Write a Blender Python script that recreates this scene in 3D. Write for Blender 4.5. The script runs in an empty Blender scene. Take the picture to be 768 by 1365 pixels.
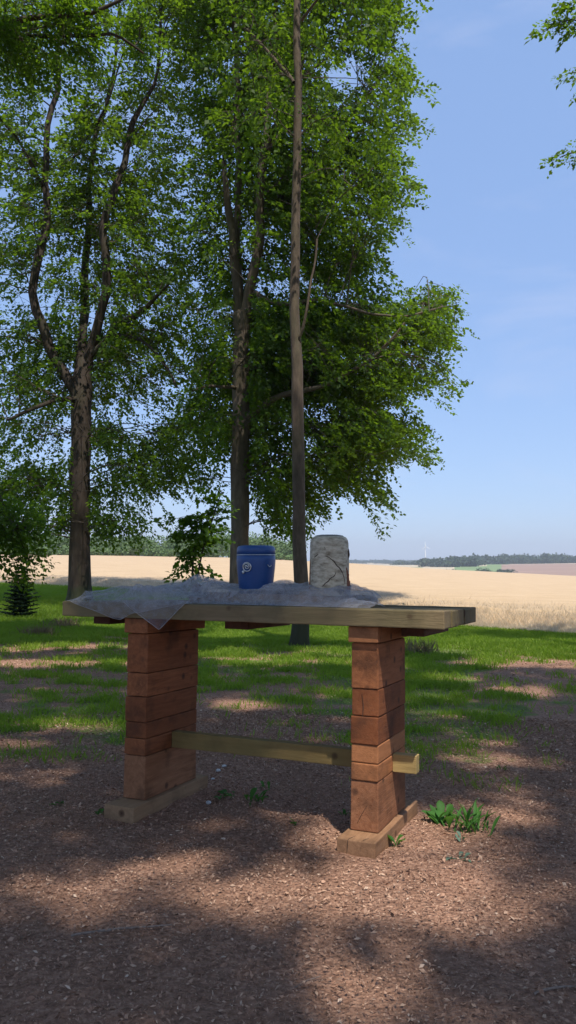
import bpy, bmesh, math, random
import numpy as np
from mathutils import Vector
random.seed(7); rng = np.random.default_rng(11)
S = bpy.context.scene; C = S.collection
PI = math.pi; R = math.radians

# ------------------------------------------------------------------ camera numbers
F = 1041.18; PITCH = R(3.852); CZ = 1.3
def ray(px, py):
    u = (px-384)/F; v = (682.5-py)/F
    y = math.cos(PITCH) - v*math.sin(PITCH); z = math.sin(PITCH) + v*math.cos(PITCH)
    return np.array([u, y, z])/y            # y == 1
def at(px, py, Y):                           # point of the world seen at a pixel, Y metres ahead
    r = ray(px, py); return np.array([0, 0, CZ]) + r*Y
def to_px(P):
    P = np.asarray(P, float); x = P[..., 0]; y = P[..., 1]; z = P[..., 2]-CZ
    yc = y*math.cos(PITCH)+z*math.sin(PITCH); zc = -y*math.sin(PITCH)+z*math.cos(PITCH)
    yc = np.where(yc < .05, .05, yc)
    return 384+F*x/yc, 682.5-F*zc/yc

# ------------------------------------------------------------------ noise
def hash3(i, j, k, seed=0):
    n = (i*374761393 + j*668265263 + k*1274126177 + seed*974711) & 0xffffffff
    n = ((n ^ (n >> 13))*1274126177) & 0xffffffff
    return ((n ^ (n >> 16)) & 0xffff)/65535.0
def noise3(x, y, z, seed=0):
    x = np.asarray(x, float); y = np.asarray(y, float)+0*x; z = np.asarray(z, float)+0*x
    xi = np.floor(x).astype(np.int64); yi = np.floor(y).astype(np.int64); zi = np.floor(z).astype(np.int64)
    fx, fy, fz = x-xi, y-yi, z-zi
    fx = fx*fx*(3-2*fx); fy = fy*fy*(3-2*fy); fz = fz*fz*(3-2*fz)
    r = 0
    for a in (0, 1):
        for b in (0, 1):
            for c in (0, 1):
                w = (fx if a else 1-fx)*(fy if b else 1-fy)*(fz if c else 1-fz)
                r = r + w*hash3(xi+a, yi+b, zi+c, seed)
    return r
def fbm(x, y, z=0, seed=0, o=4):
    s = 0; a = .5; t = 0
    for k in range(o):
        s = s + a*noise3(np.asarray(x)*2**k, np.asarray(y)*2**k, np.asarray(z)*2**k+k*7.3, seed+k); t += a; a *= .5
    return s/t

# ------------------------------------------------------------------ terrain
TA = R(23.456)
V2 = np.array([math.sin(TA), math.cos(TA)]); U2 = np.array([-math.cos(TA), math.sin(TA)]); O2 = np.array([.687, 3.507])
AL, BE = -.003, -.0259
AZE = np.array([-180, -60, -20, -13.7, -4.6, 0, 4.7, 10.6, 20.2, 40, 60, 180.])
ELE = np.array([.3, .6, .6, .58, .45, .25, 0, -.4, -.88, -1.1, -1., .3])
AZR = np.array([-180, -90, -60, -40, -20, -12, -4, 0, 6, 10, 14, 17, 20.2, 30, 45, 60, 90, 180.])
RR0 = np.array([90, 90, 85, 70, 50, 42, 33, 28.5, 24, 21.6, 20.2, 19.4, 18.8, 17.6, 16.5, 17, 30, 90.])
CREST = 280.
def terrain(x, y):
    x = np.asarray(x, float); y = np.asarray(y, float)
    r = np.hypot(x, y); az = np.degrees(np.arctan2(x, y))
    p = (x-O2[0])*(U2[0]*AL+V2[0]*BE) + (y-O2[1])*(U2[1]*AL+V2[1]*BE)
    zn = np.where(p < 0, -.45*(1-np.exp(np.minimum(p, 0)/.45)), np.minimum(p, .6))
    el = np.interp(az, AZE, ELE)
    zt = 1.3 + CREST*np.tan(np.radians(el))
    t = np.clip((r-19)/(CREST-19), 0, 1)
    z = zn + t*(zt-zn)
    z = z + .03*(fbm(x*.5, y*.5, 0, 3, 3)-.5)*np.clip((r-5)/6, 0, 1)*np.clip((60-r)/30, 0, 1)
    # beyond the crest: a valley, a first rise and a far ridge
    t1 = np.interp(az, [-20, 2, 5, 10, 14, 20, 30, 60], [.2, .0, -.02, -.03, .02, .10, .1, .1])
    t2 = np.interp(az, [-20, 2, 5, 9, 12, 20, 60], [.2, .2, .26, .22, .15, .1, .1])
    zv = zt - 16
    z1 = 1.3 + 1700*np.tan(np.radians(t1)); z2 = 1.3 + 3600*np.tan(np.radians(t2))
    a = np.clip((r-CREST)/240, 0, 1); a = a*a*(3-2*a)
    z = np.where(r > CREST, zt+(zv-zt)*a, z)
    b = np.clip((r-560)/1140, 0, 1); z = np.where(r > 560, zv+(z1-zv)*np.sin(b*PI/2), z)
    c = np.clip((r-1700)/900, 0, 1); z = np.where(r > 1700, z1-12*np.sin(c*PI), z)
    c = np.clip((r-2500)/1100, 0, 1); z = np.where(r > 2500, z+(z2-z1)*c, z)
    return z
def G(px, py):                               # where a pixel's ray meets the ground
    d = ray(px, py); lo = 0.5; prev = lo
    for Y in np.geomspace(1., 300, 500):
        P = np.array([0, 0, CZ])+d*Y
        if P[2] < terrain(P[0], P[1]): break
        prev = Y
    a, b = prev, Y
    for _ in range(20):
        m = (a+b)/2; P = np.array([0, 0, CZ])+d*m
        if P[2] < float(terrain(P[0], P[1])): b = m
        else: a = m
    P = np.array([0, 0, CZ])+d*b
    return float(P[0]), float(P[1]), float(terrain(P[0], P[1]))

# ------------------------------------------------------------------ materials
def newmat(name):
    m = bpy.data.materials.new(name); m.use_nodes = True; nt = m.node_tree
    nt.nodes.clear(); out = nt.nodes.new('ShaderNodeOutputMaterial')
    return m, nt, out
def N(nt, t, **k):
    n = nt.nodes.new(t)
    for a, b in k.items():
        if a in n.inputs.keys(): n.inputs[a].default_value = b
        else: setattr(n, a, b)
    return n
def ramp(nt, fac, stops, interp='LINEAR'):
    n = nt.nodes.new('ShaderNodeValToRGB'); cr = n.color_ramp; cr.interpolation = interp
    while len(cr.elements) < len(stops): cr.elements.new(.5)
    for e, (p, c) in zip(cr.elements, stops):
        e.position = p; e.color = (*c, 1) if len(c) == 3 else c
    nt.links.new(fac, n.inputs[0]); return n.outputs[0]
def mix(nt, fac, a, b, mode='MIX'):
    n = nt.nodes.new('ShaderNodeMix'); n.data_type = 'RGBA'; n.blend_type = mode
    for s, v in ((n.inputs[0], fac), (n.inputs[6], a), (n.inputs[7], b)):
        if hasattr(v, 'links'): nt.links.new(v, s)
        else: s.default_value = (*v, 1) if isinstance(v, (tuple, list)) and len(v) == 3 else v
    return n.outputs[2]
def noise(nt, vec, scale, detail=4, rough=.55, dist=0):
    n = nt.nodes.new('ShaderNodeTexNoise'); n.inputs['Scale'].default_value = scale
    n.inputs['Detail'].default_value = detail; n.inputs['Roughness'].default_value = rough; n.inputs['Distortion'].default_value = dist
    if vec is not None: nt.links.new(vec, n.inputs['Vector'])
    return n.outputs['Fac']
def coords(nt, scale=(1, 1, 1), kind='Object', rot=(0, 0, 0)):
    t = nt.nodes.new('ShaderNodeTexCoord'); m = nt.nodes.new('ShaderNodeMapping')
    m.inputs['Scale'].default_value = scale; m.inputs['Rotation'].default_value = rot
    nt.links.new(t.outputs[kind], m.inputs['Vector']); return m.outputs[0]
def bump(nt, h, strength=.5, dist=.02):
    n = nt.nodes.new('ShaderNodeBump'); n.inputs['Strength'].default_value = strength; n.inputs['Distance'].default_value = dist
    nt.links.new(h, n.inputs['Height']); return n.outputs[0]
def principled(nt, out, col, rough=.8, nrm=None, metal=0, spec=.3):
    b = nt.nodes.new('ShaderNodeBsdfPrincipled')
    if hasattr(col, 'links'): nt.links.new(col, b.inputs['Base Color'])
    else: b.inputs['Base Color'].default_value = (*col, 1)
    if hasattr(rough, 'links'): nt.links.new(rough, b.inputs['Roughness'])
    else: b.inputs['Roughness'].default_value = rough
    b.inputs['Metallic'].default_value = metal; b.inputs['Specular IOR Level'].default_value = spec
    if nrm is not None: nt.links.new(nrm, b.inputs['Normal'])
    nt.links.new(b.outputs[0], out.inputs[0]); return b
def island(nt):
    return nt.nodes.new('ShaderNodeNewGeometry').outputs['Random Per Island']

def leaf_mat(name, c0, c1, tr, trans=.4, clump=.6):
    m, nt, out = newmat(name)
    r = island(nt); v = coords(nt); n = noise(nt, v, clump, 3)
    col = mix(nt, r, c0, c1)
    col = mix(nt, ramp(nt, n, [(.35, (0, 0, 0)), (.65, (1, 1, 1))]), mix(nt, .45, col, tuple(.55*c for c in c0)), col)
    d = N(nt, 'ShaderNodeBsdfPrincipled', Roughness=.55); d.inputs['Specular IOR Level'].default_value = .18
    nt.links.new(col, d.inputs['Base Color'])
    t = N(nt, 'ShaderNodeBsdfTranslucent')
    tc = mix(nt, r, tr, tuple(.7*c for c in tr)); nt.links.new(tc, t.inputs['Color'])
    mx = N(nt, 'ShaderNodeMixShader'); mx.inputs[0].default_value = trans
    nt.links.new(d.outputs[0], mx.inputs[1]); nt.links.new(t.outputs[0], mx.inputs[2]); nt.links.new(mx.outputs[0], out.inputs[0])
    return m
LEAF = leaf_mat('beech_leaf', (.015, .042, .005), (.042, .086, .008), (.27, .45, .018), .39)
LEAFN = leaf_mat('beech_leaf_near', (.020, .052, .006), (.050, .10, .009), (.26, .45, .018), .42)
LEAFB = leaf_mat('beech_leaf_dull', (.04, .065, .02), (.10, .095, .035), (.13, .17, .035), .33)
WOODL = leaf_mat('far_leaf', (.10, .17, .06), (.19, .27, .10), (.2, .28, .07), .25, .08)
WOODD = leaf_mat('far_dark_leaf', (.035, .06, .03), (.06, .095, .04), (.06, .1, .04), .15, .02)
NEEDLE = leaf_mat('spruce_needle', (.012, .028, .014), (.022, .045, .02), (.03, .06, .02), .1)
GRASS = leaf_mat('grass_blade', (.12, .20, .018), (.28, .37, .055), (.34, .54, .03), .45, .8)
DRYG = leaf_mat('dry_grass_blade', (.22, .16, .09), (.34, .26, .15), (.3, .24, .12), .3)
WEED = leaf_mat('weed_leaf', (.05, .15, .03), (.09, .24, .045), (.16, .36, .04), .35, 8)
WEEDB = leaf_mat('pale_weed_leaf', (.14, .22, .16), (.2, .3, .2), (.2, .32, .14), .25, 8)
STALK = leaf_mat('wheat_stalk', (.80, .65, .46), (.88, .75, .56), (.9, .77, .56), .62, .5)

def bark(name, a, b, moss=0.0, scale=9):
    m, nt, out = newmat(name)
    v = coords(nt, (1, 1, .28)); n1 = noise(nt, v, scale, 6, .65); n2 = noise(nt, coords(nt, (1, 1, .6)), 1.3, 3)
    col = ramp(nt, n1, [(.3, a), (.7, b)])
    col = mix(nt, ramp(nt, n2, [(.4, (0, 0, 0)), (.7, (1, 1, 1))]), col, mix(nt, .5, col, tuple(x*.9 for x in a)))
    if moss:
        n3 = noise(nt, v, 2.2, 4); col = mix(nt, ramp(nt, n3, [(.5, (0, 0, 0)), (.72, (moss,)*3)]), col, (.07, .09, .03))
    sx_ = nt.nodes.new('ShaderNodeSeparateXYZ'); nt.links.new(coords(nt), sx_.inputs[0])
    dz = nt.nodes.new('ShaderNodeMath'); dz.operation = 'MULTIPLY_ADD'; nt.links.new(n2, dz.inputs[0]); dz.inputs[1].default_value = -.9; nt.links.new(sx_.outputs[2], dz.inputs[2])
    col = mix(nt, ramp(nt, dz.outputs[0], [(-0.0, (.85, .85, .85)), (.25, (0, 0, 0))]), col, (.035, .04, .018))
    principled(nt, out, col, .85, bump(nt, n1, .7, .03)); return m
BARK_D = bark('dark_beech_bark', (.032, .022, .016), (.06, .043, .032), .2)
BARK_G = bark('grey_beech_bark', (.07, .052, .038), (.17, .13, .095), .3)
BARK_S = bark('slim_trunk_bark', (.055, .04, .027), (.145, .105, .072), .3, 14)
TWIG = bark('twig_bark', (.05, .038, .03), (.11, .085, .065), 0, 12)

def timber(name, a, b, stain=.5, along='X', fine=38, green=0, tone=0.0):
    m, nt, out = newmat(name)
    sc = {'X': (1.2, 14, 14), 'Y': (14, 1.2, 14), 'Z': (14, 14, 1.2)}[along]
    geo = nt.nodes.new('ShaderNodeObjectInfo')
    tc = nt.nodes.new('ShaderNodeTexCoord'); add = nt.nodes.new('ShaderNodeVectorMath'); add.operation = 'ADD'
    mul = nt.nodes.new('ShaderNodeVectorMath'); mul.operation = 'SCALE'; mul.inputs['Scale'].default_value = 37
    cmb = nt.nodes.new('ShaderNodeCombineXYZ')
    for i in range(3): nt.links.new(geo.outputs['Random'], cmb.inputs[i])
    nt.links.new(cmb.outputs[0], mul.inputs[0]); nt.links.new(tc.outputs['Object'], add.inputs[0]); nt.links.new(mul.outputs[0], add.inputs[1])
    mp = nt.nodes.new('ShaderNodeMapping'); mp.inputs['Scale'].default_value = sc; nt.links.new(add.outputs[0], mp.inputs[0])
    n1 = noise(nt, mp.outputs[0], 3.2, 7, .68, .6)
    n2 = noise(nt, add.outputs[0], 5.5, 5, .6); n3 = noise(nt, mp.outputs[0], fine*.4, 3, .5)
    col = ramp(nt, n1, [(.28, a), (.72, b)])
    col = mix(nt, ramp(nt, geo.outputs['Random'], [(0, (0, 0, 0)), (.5, (.1, .1, .1)), (1, (.85, .85, .85))]), col, tuple(x*.8 for x in a))
    col = mix(nt, ramp(nt, geo.outputs['Random'], [(.0, (.45, .45, .45)), (.35, (0, 0, 0))]), col, (b[0]*1.0, b[1]*1.25, b[2]*1.3))
    st = ramp(nt, n2, [(.50, (0, 0, 0)), (.68, (stain,)*3)])
    col = mix(nt, st, col, (.035, .022, .016))
    if green: col = mix(nt, ramp(nt, noise(nt, add.outputs[0], 2.1, 4), [(.35, (0, 0, 0)), (.65, (green,)*3)]), col, (.12, .12, .045))
    vor = nt.nodes.new('ShaderNodeTexVoronoi'); vor.inputs['Scale'].default_value = 7; nt.links.new(add.outputs[0], vor.inputs['Vector'])
    kn = ramp(nt, vor.outputs['Distance'], [(0, (1, 1, 1)), (.10, (.6, .6, .6)), (.16, (0, 0, 0))])
    col = mix(nt, kn, col, (.06, .03, .02))
    h = mix(nt, .4, n1, n3)
    principled(nt, out, col, .72, bump(nt, h, .45, .008), 0, .12); return m
T_TOP = timber('weathered_top_timber', (.12, .078, .04), (.25, .165, .088), .45, 'X', green=.35)
T_RED = timber('red_block_timber', (.18, .06, .025), (.40, .15, .062), .6, 'Y')
T_FOOT = timber('foot_timber', (.20, .105, .055), (.37, .21, .115), .35, 'Y')
T_RAIL = timber('rail_timber', (.28, .17, .06), (.5, .34, .14), .3, 'X', green=.4)
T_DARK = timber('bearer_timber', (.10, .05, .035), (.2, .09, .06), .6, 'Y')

def mat_ground():
    m, nt, out = newmat('forest_floor')
    v = coords(nt)
    at_ = nt.nodes.new('ShaderNodeAttribute'); at_.attribute_name = 'grass'; g = at_.outputs['Fac']
    n1 = noise(nt, v, 2.2, 5); n2 = noise(nt, v, 38, 6, .7); n3 = noise(nt, v, 11, 6, .65)
    mul = ramp(nt, n2, [(.25, (.065, .035, .024)), (.5, (.32, .175, .115)), (.78, (.58, .36, .25))])
    mul = mix(nt, ramp(nt, n1, [(.35, (0, 0, 0)), (.7, (.5, .5, .5))]), mul, (.24, .13, .082))
    gr = ramp(nt, n3, [(.3, (.10, .10, .035)), (.6, (.14, .20, .035)), (.8, (.22, .29, .06))])
    ma = nt.nodes.new('ShaderNodeMath'); ma.operation = 'MULTIPLY_ADD'; nt.links.new(n3, ma.inputs[0]); ma.inputs[1].default_value = .7; ma.inputs[2].default_value = -.35
    ad = nt.nodes.new('ShaderNodeMath'); ad.operation = 'ADD'; nt.links.new(ma.outputs[0], ad.inputs[0]); nt.links.new(g, ad.inputs[1])
    fac = ramp(nt, ad.outputs[0], [(.5, (0, 0, 0)), (.85, (1, 1, 1))])
    col = mix(nt, fac, mul, gr)
    vor = nt.nodes.new('ShaderNodeTexVoronoi'); vor.inputs['Scale'].default_value = 55; nt.links.new(v, vor.inputs['Vector'])
    h = mix(nt, .5, n2, vor.outputs['Distance'])
    principled(nt, out, col, .9, bump(nt, h, .9, .03), 0, .2); return m
def plain(name, stops, scale=30, rough=.85, bs=.4, bd=.01, metal=0, spec=.3, sc=(1, 1, 1), detail=5):
    m, nt, out = newmat(name); v = coords(nt, sc); n = noise(nt, v, scale, detail, .6)
    principled(nt, out, ramp(nt, n, stops), rough, bump(nt, n, bs, bd), metal, spec); return m
M_GROUND = mat_ground()
M_WHEAT = plain('ripe_wheat', [(.3, (.42, .29, .165)), (.7, (.54, .39, .235))], .35, .95, .5, .3, sc=(1, 3, 1), detail=9)
M_STRAW = plain('far_straw', [(.3, (.42, .34, .22)), (.7, (.52, .43, .28))], .01)
M_BROWNF = plain('far_brown_field', [(.3, (.27, .17, .12)), (.7, (.33, .21, .15))], .01)
M_GREENF = plain('far_green_field', [(.3, (.14, .2, .07)), (.7, (.2, .27, .1))], .01)
M_STONE = plain('pale_stone', [(.3, (.4, .38, .36)), (.7, (.62, .6, .58))], 60)
M_CHIP = None
def mat_chip():
    m, nt, out = newmat('bark_chip')
    r = island(nt); n = noise(nt, coords(nt), 60, 3)
    col = ramp(nt, r, [(0, (.06, .032, .021)), (.3, (.26, .14, .09)), (.75, (.48, .285, .19)), (.96, (.60, .41, .29)), (1, (.72, .58, .45))])
    col = mix(nt, .35, col, ramp(nt, n, [(.3, (.14, .078, .05)), (.7, (.56, .35, .24))]))
    principled(nt, out, col, .85, None, 0, .2); return m
M_CHIP = mat_chip()
M_BLUE = plain('blue_urn_enamel', [(.3, (.009, .05, .18)), (.7, (.013, .062, .21))], 160, .42, .12, .001, 0, .5)
M_SILVER = plain('silver_metal', [(.3, (.55, .55, .54)), (.7, (.75, .75, .73))], 80, .32, .2, .001, 1)
M_BLACK = plain('black_tray', [(.3, (.012, .012, .014)), (.7, (.03, .03, .03))], 30, .5)
M_SLAB = plain('bark_slab', [(.3, (.10, .055, .03)), (.5, (.24, .14, .07)), (.75, (.36, .23, .12))], 22, .85, .9, .02)
M_LOGS = plain('pale_log_side', [(.3, (.20, .155, .10)), (.5, (.47, .40, .29)), (.7, (.66, .57, .43))], 26, .85, .8, .008, sc=(1, 1, 2.4), detail=8)
M_LOGT = plain('grey_log_top', [(.3, (.12, .11, .095)), (.7, (.24, .22, .19))], 40, .85, .6, .006)
M_CRACK = plain('dark_crack', [(.3, (.035, .022, .015)), (.7, (.10, .06, .04))], 90)
M_LOGR = plain('red_inner_bark', [(.3, (.14, .05, .03)), (.7, (.28, .12, .07))], 60)
M_WHITE = plain('white_paint', [(.3, (.78, .78, .78)), (.7, (.82, .82, .82))], .1)
def mat_tulle(name, alpha, col):
    m, nt, out = newmat(name)
    v = coords(nt); n = noise(nt, v, 22, 4); w = noise(nt, v, 420, 2)
    d = N(nt, 'ShaderNodeBsdfDiffuse'); d.inputs[0].default_value = (*col, 1)
    t2 = N(nt, 'ShaderNodeBsdfTranslucent'); t2.inputs[0].default_value = (*col, 1)
    ms = N(nt, 'ShaderNodeMixShader'); ms.inputs[0].default_value = .35
    nt.links.new(d.outputs[0], ms.inputs[1]); nt.links.new(t2.outputs[0], ms.inputs[2])
    tr = N(nt, 'ShaderNodeBsdfTransparent'); mx = N(nt, 'ShaderNodeMixShader')
    lw = nt.nodes.new('ShaderNodeLayerWeight'); lw.inputs[0].default_value = .35
    fa = mix(nt, lw.outputs['Facing'], (alpha,)*3, (min(1, alpha+.38),)*3)
    fa = mix(nt, .25, fa, ramp(nt, n, [(.35, (0, 0, 0)), (.65, (1, 1, 1))]))
    fa = mix(nt, .2, fa, ramp(nt, w, [(.4, (0, 0, 0)), (.6, (1, 1, 1))]))
    nt.links.new(fa, mx.inputs[0]); nt.links.new(tr.outputs[0], mx.inputs[1]); nt.links.new(ms.outputs[0], mx.inputs[2])
    nt.links.new(mx.outputs[0], out.inputs[0]); return m
M_TULLE = mat_tulle('grey_tulle', .14, (.50, .49, .52))
M_HEM = mat_tulle('tulle_hem', .75, (.55, .54, .55))

# ------------------------------------------------------------------ object helpers
def tag(o, label, cat, group=None):
    o['label'] = label; o['category'] = cat
    if group: o['group'] = group
    return o
def empty(name, loc=(0, 0, 0), rot=(0, 0, 0)):
    o = bpy.data.objects.new(name, None); C.objects.link(o); o.location = loc; o.rotation_euler = rot
    o.empty_display_size = .2; return o
def link(name, me, mat, parent=None):
    if mat is not None: me.materials.append(mat)
    o = bpy.data.objects.new(name, me); C.objects.link(o)
    if parent is not None: o.parent = parent
    return o
def mesh_np(name, V, faces, smooth=False):
    """V (n,3); faces: list of int arrays (m,k)."""
    me = bpy.data.meshes.new(name); V = np.ascontiguousarray(V, dtype=np.float32)
    me.vertices.add(len(V)); me.vertices.foreach_set('co', V.ravel())
    faces = [np.asarray(f, dtype=np.int32) for f in faces if len(f)]
    nl = sum(f.size for f in faces); npoly = sum(len(f) for f in faces)
    me.loops.add(nl); me.polygons.add(npoly)
    me.loops.foreach_set('vertex_index', np.concatenate([f.ravel() for f in faces]))
    tot = np.concatenate([np.full(len(f), f.shape[1], np.int32) for f in faces])
    st = np.concatenate([[0], np.cumsum(tot)[:-1]]).astype(np.int32)
    me.polygons.foreach_set('loop_start', st); me.polygons.foreach_set('loop_total', tot)
    if smooth: me.polygons.foreach_set('use_smooth', np.ones(npoly, bool))
    me.update(calc_edges=True); me.validate(); return me
def nrm(a): return a/np.maximum(np.linalg.norm(a, axis=-1, keepdims=True), 1e-9)

def tubes(lines, sides=6, jitter=0.):
    """lines: list of (pts (k,3), radii (k,)). returns verts, quad faces"""
    VV = []; FF = []; n0 = 0
    ang = np.linspace(0, 2*PI, sides, endpoint=False)
    for P, r in lines:
        P = np.asarray(P, float); r = np.asarray(r, float); k = len(P)
        T = np.gradient(P, axis=0); T = nrm(T)
        ref = np.array([0, 1., 0]) if abs(T[0][2]) > .8 else np.array([0, 0, 1.])
        A = nrm(np.cross(T, ref)); B = np.cross(T, A)
        rr = r[:, None]*(1+jitter*(rng.random((k, sides))-.5)) if jitter else np.repeat(r[:, None], sides, 1)
        ring = P[:, None, :] + rr[..., None]*(np.cos(ang)[None, :, None]*A[:, None, :]+np.sin(ang)[None, :, None]*B[:, None, :])
        VV.append(ring.reshape(-1, 3))
        i = np.arange(k-1)[:, None]*sides; j = np.arange(sides)[None, :]; j2 = (j+1) % sides
        q = np.stack([i+j, i+j2, i+sides+j2, i+sides+j], -1).reshape(-1, 4)+n0
        FF.append(q); n0 += k*sides
    return np.concatenate(VV), [np.concatenate(FF)]
def smooth_line(pts, rad, n=24, wob=0., seed=0):
    pts = np.asarray(pts, float); rad = np.asarray(rad, float)
    d = np.r_[0, np.cumsum(np.linalg.norm(np.diff(pts, axis=0), axis=1))]
    t = np.linspace(0, d[-1], n)
    # Catmull-Rom through the points
    out = []
    for tt in t:
        i = min(max(np.searchsorted(d, tt, 'right')-1, 0), len(d)-2)
        u = (tt-d[i])/(d[i+1]-d[i])
        p0 = pts[max(i-1, 0)]; p1 = pts[i]; p2 = pts[i+1]; p3 = pts[min(i+2, len(pts)-1)]
        out.append(.5*((2*p1)+(-p0+p2)*u+(2*p0-5*p1+4*p2-p3)*u*u+(-p0+3*p1-3*p2+p3)*u**3))
    out = np.array(out); rr = np.interp(t, d, rad)
    if wob:
        w = np.stack([fbm(t*.9+seed*9.1, 3.3*k+0*t, 0, seed+k, 2)-.5 for k in range(3)], -1)
        w[0] = 0; out = out + w*wob
    return out, rr
def leaves(P, D, Nn, L, W):
    """rhombic, slightly folded leaf quads"""
    D = nrm(D); Nn = nrm(Nn - D*(np.sum(Nn*D, -1, keepdims=True))); Sd = np.cross(D, Nn)
    L = L[:, None]; W = W[:, None]
    a = P; b = P + D*L*.45 + Sd*W*.5 + Nn*L*.07; c = P + D*L; d = P + D*L*.45 - Sd*W*.5 + Nn*L*.07
    V = np.stack([a, b, c, d], 1).reshape(-1, 3)
    return V, [np.arange(len(V)).reshape(-1, 4)]
def sprays(Oo, A, K, length, leaf, flat=.7, w=.66):
    """each spray: K leaves set alternately along a drooping twig"""
    n = len(Oo); A = nrm(A)
    up = np.array([0, 0, 1.]); side = nrm(np.cross(A, up+0*A))
    t = (np.arange(K)+.5)/K; ln = length*(.65+.7*rng.random(n))
    ax = A[:, None, :]*t[None, :, None]*ln[:, None, None] - up*((t**2)[None, :, None])*(ln*.35)[:, None, None]
    sgn = np.where(np.arange(K) % 2, 1., -1.)[None, :, None]
    P = (Oo-A*length*.75)[:, None, :] + ax + rng.normal(0, .03, (n, K, 3))*length*1.6
    P = P + side[:, None, :]*sgn*(rng.random((n, K, 1))*length*.27)
    D = A[:, None, :]*.55 + side[:, None, :]*sgn*.75 + rng.normal(0, .35, (n, K, 3)); D[..., 2] -= .25
    Oo = Oo
    Nn = up + rng.normal(0, flat*.62, (n, 1, 3)) + rng.normal(0, flat*.45, (n, K, 3))
    P = P.reshape(-1, 3); D = D.reshape(-1, 3); Nn = Nn.reshape(-1, 3)
    L = leaf*(.5+.95*rng.random(len(P)))
    return leaves(P, D, Nn, L, L*w)

# ------------------------------------------------------------------ trees
def grow(root, skeleton, Pts, cell, r0, twig_r=.007, twig_frac=.4, mat=TWIG):
    """branches from the skeleton (points (n,3), radii) to clusters of sprays, plus fine twigs"""
    key = np.floor(Pts/cell + .37).astype(int); _, inv = np.unique(key, axis=0, return_inverse=True); inv = inv.ravel()
    SP, SR = skeleton; lines = []; tl = []
    for c in range(inv.max()+1):
        idx = np.where(inv == c)[0]
        if len(idx) < 6: continue
        cen = Pts[idx].mean(0); d = np.linalg.norm(SP-cen, axis=1) + 3.*np.maximum(SP[:, 2]-cen[2]+.1, 0) + 2.*np.maximum(np.hypot(SP[:, 0], SP[:, 1])-np.hypot(cen[0], cen[1])+.2, 0)
        j = int(d.argmin()); s = SP[j]; v = cen-s; L = np.linalg.norm(v)
        if L < .3 or L > 5.5: continue
        rs = min(SR[j]*.55, r0*(.45+.12*L)); m1 = s+v*.33+np.array([0, 0, .10*L])+rng.normal(0, .05*L, 3); m2 = s+v*.7+np.array([0, 0, .09*L])+rng.normal(0, .05*L, 3)
        P, rr = smooth_line([s, m1, m2, cen], [rs, rs*.7, rs*.42, rs*.18], 9)
        lines.append((P, rr))
        for i in idx:
            if rng.random() > twig_frac: continue
            k = rng.integers(4, 9); q = P[k]; w = Pts[i]-q
            if np.linalg.norm(w) > cell*.9: continue
            tl.append((np.array([q, q+w*.5+np.array([0, 0, .05])*np.linalg.norm(w), Pts[i]]), np.array([twig_r*1.6, twig_r, twig_r*.5])))
    if lines:
        V, Fc = tubes(lines, 5); link('branches', mesh_np('branches', V, Fc, True), mat, root)
    return tubes(tl, 3) if tl else None
def make_skeleton(lines):
    P = np.concatenate([l[0][2:] for l in lines]); r = np.concatenate([l[1][2:] for l in lines]); return P, r
def trunk_line(pts, rad, flare=1.5, n=40, wob=.06, seed=0):
    P, r = smooth_line(pts, rad, n, wob, seed)
    h = P[:, 2]-P[0, 2]; r = r*(1+(flare-1)*np.exp(-h/.45)); return P, r
def add_trunk(root, line, mat, sides=20, name='trunk'):
    P, r = line; V, Fc = tubes([line], sides)
    k = len(P); V = V.reshape(k, sides, 3); cen = P[:, None, :]; off = V-cen
    ang = np.arange(sides)/sides*2*PI
    h = P[:, 2]-P[0, 2]
    buttress = 1+.16*np.exp(-h/.5)[:, None]*np.sin(ang*5+1.3)[None, :]
    n = fbm(np.cos(ang)[None, :]*1.2+P[0, 0]+0*h[:, None], np.sin(ang)[None, :]*1.2+0*h[:, None], h[:, None]*1.1, 5, 3)
    V = cen+off*(buttress*(1+.22*(n-.5)))[..., None]
    return link(name, mesh_np(name, V.reshape(-1, 3), Fc, True), mat, root)
def localise(root, P): return P-np.array(root.location)

# foliage cover of the tree group as measured from the photograph's crowns, 20 px cells
DM = """
88888988999999999999999889860000
67888898889999999999987889960000
78878888889989999999986798400000
88888866787689999999886568700000
87888788877777899999972247850000
77667788767777899999983287871000
76436867767767889999998888862000
77767787667667889999999888850000
87867887766556889999999888874000
66667777766556789999999888840000
76766776777766788999999888840000
67677776777767788979999888840000
46677777776656778979999888851000
56678887777656778989999888600000
87788888887777777999999988600000
66888888887777777989988988300000
77888888877777777868887774000000
77767888777777677878888875000000
55447888777777777888888874000000
33338888777766777888888777655630
34366888776776778889999999998871
88888888877644678999999999999860
88888888877656788999999999999850
78878888878667888989999999998600
67787887877788889999999999998710
67778877778888889999999999998710
66777887657788889999899999986300
55677887324788889986336899983000
66777778314888889984889999985000
54455777757877679887889999886000
63455777777765449888889988646000
77677778876664359888888886000000
88888888887666333788888887000000
88888888873120002587752327300000
88867788872100000477630005100000
88747077654100000055300000000000
77644053210000000022000000000000
66502766200000000045200000000000
66601410000000000000000000000000
56610000000000000000000000000000
55510000000000000000000000000000
""".strip().split('\n')
DMA = np.array([[int(c) for c in r] for r in DM], float)
COV = np.array([0, .06, .16, .28, .42, .6, .85, 1.15, 1.6, 2.4])      # layers of leaves per digit
def dens(px, py):
    x = np.clip(px/20-.5, 0, 30.999); y = np.clip(py/20-.5, 0, 39.999)
    i = y.astype(int); j = x.astype(int); fy = y-i; fx = x-j
    D = DMA; i2 = np.minimum(i+1, 40); j2 = np.minimum(j+1, 31)
    d = (D[i, j]*(1-fx)+D[i, j2]*fx)*(1-fy)+(D[i2, j]*(1-fx)+D[i2, j2]*fx)*fy
    return np.interp(d, np.arange(10), COV)
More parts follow.
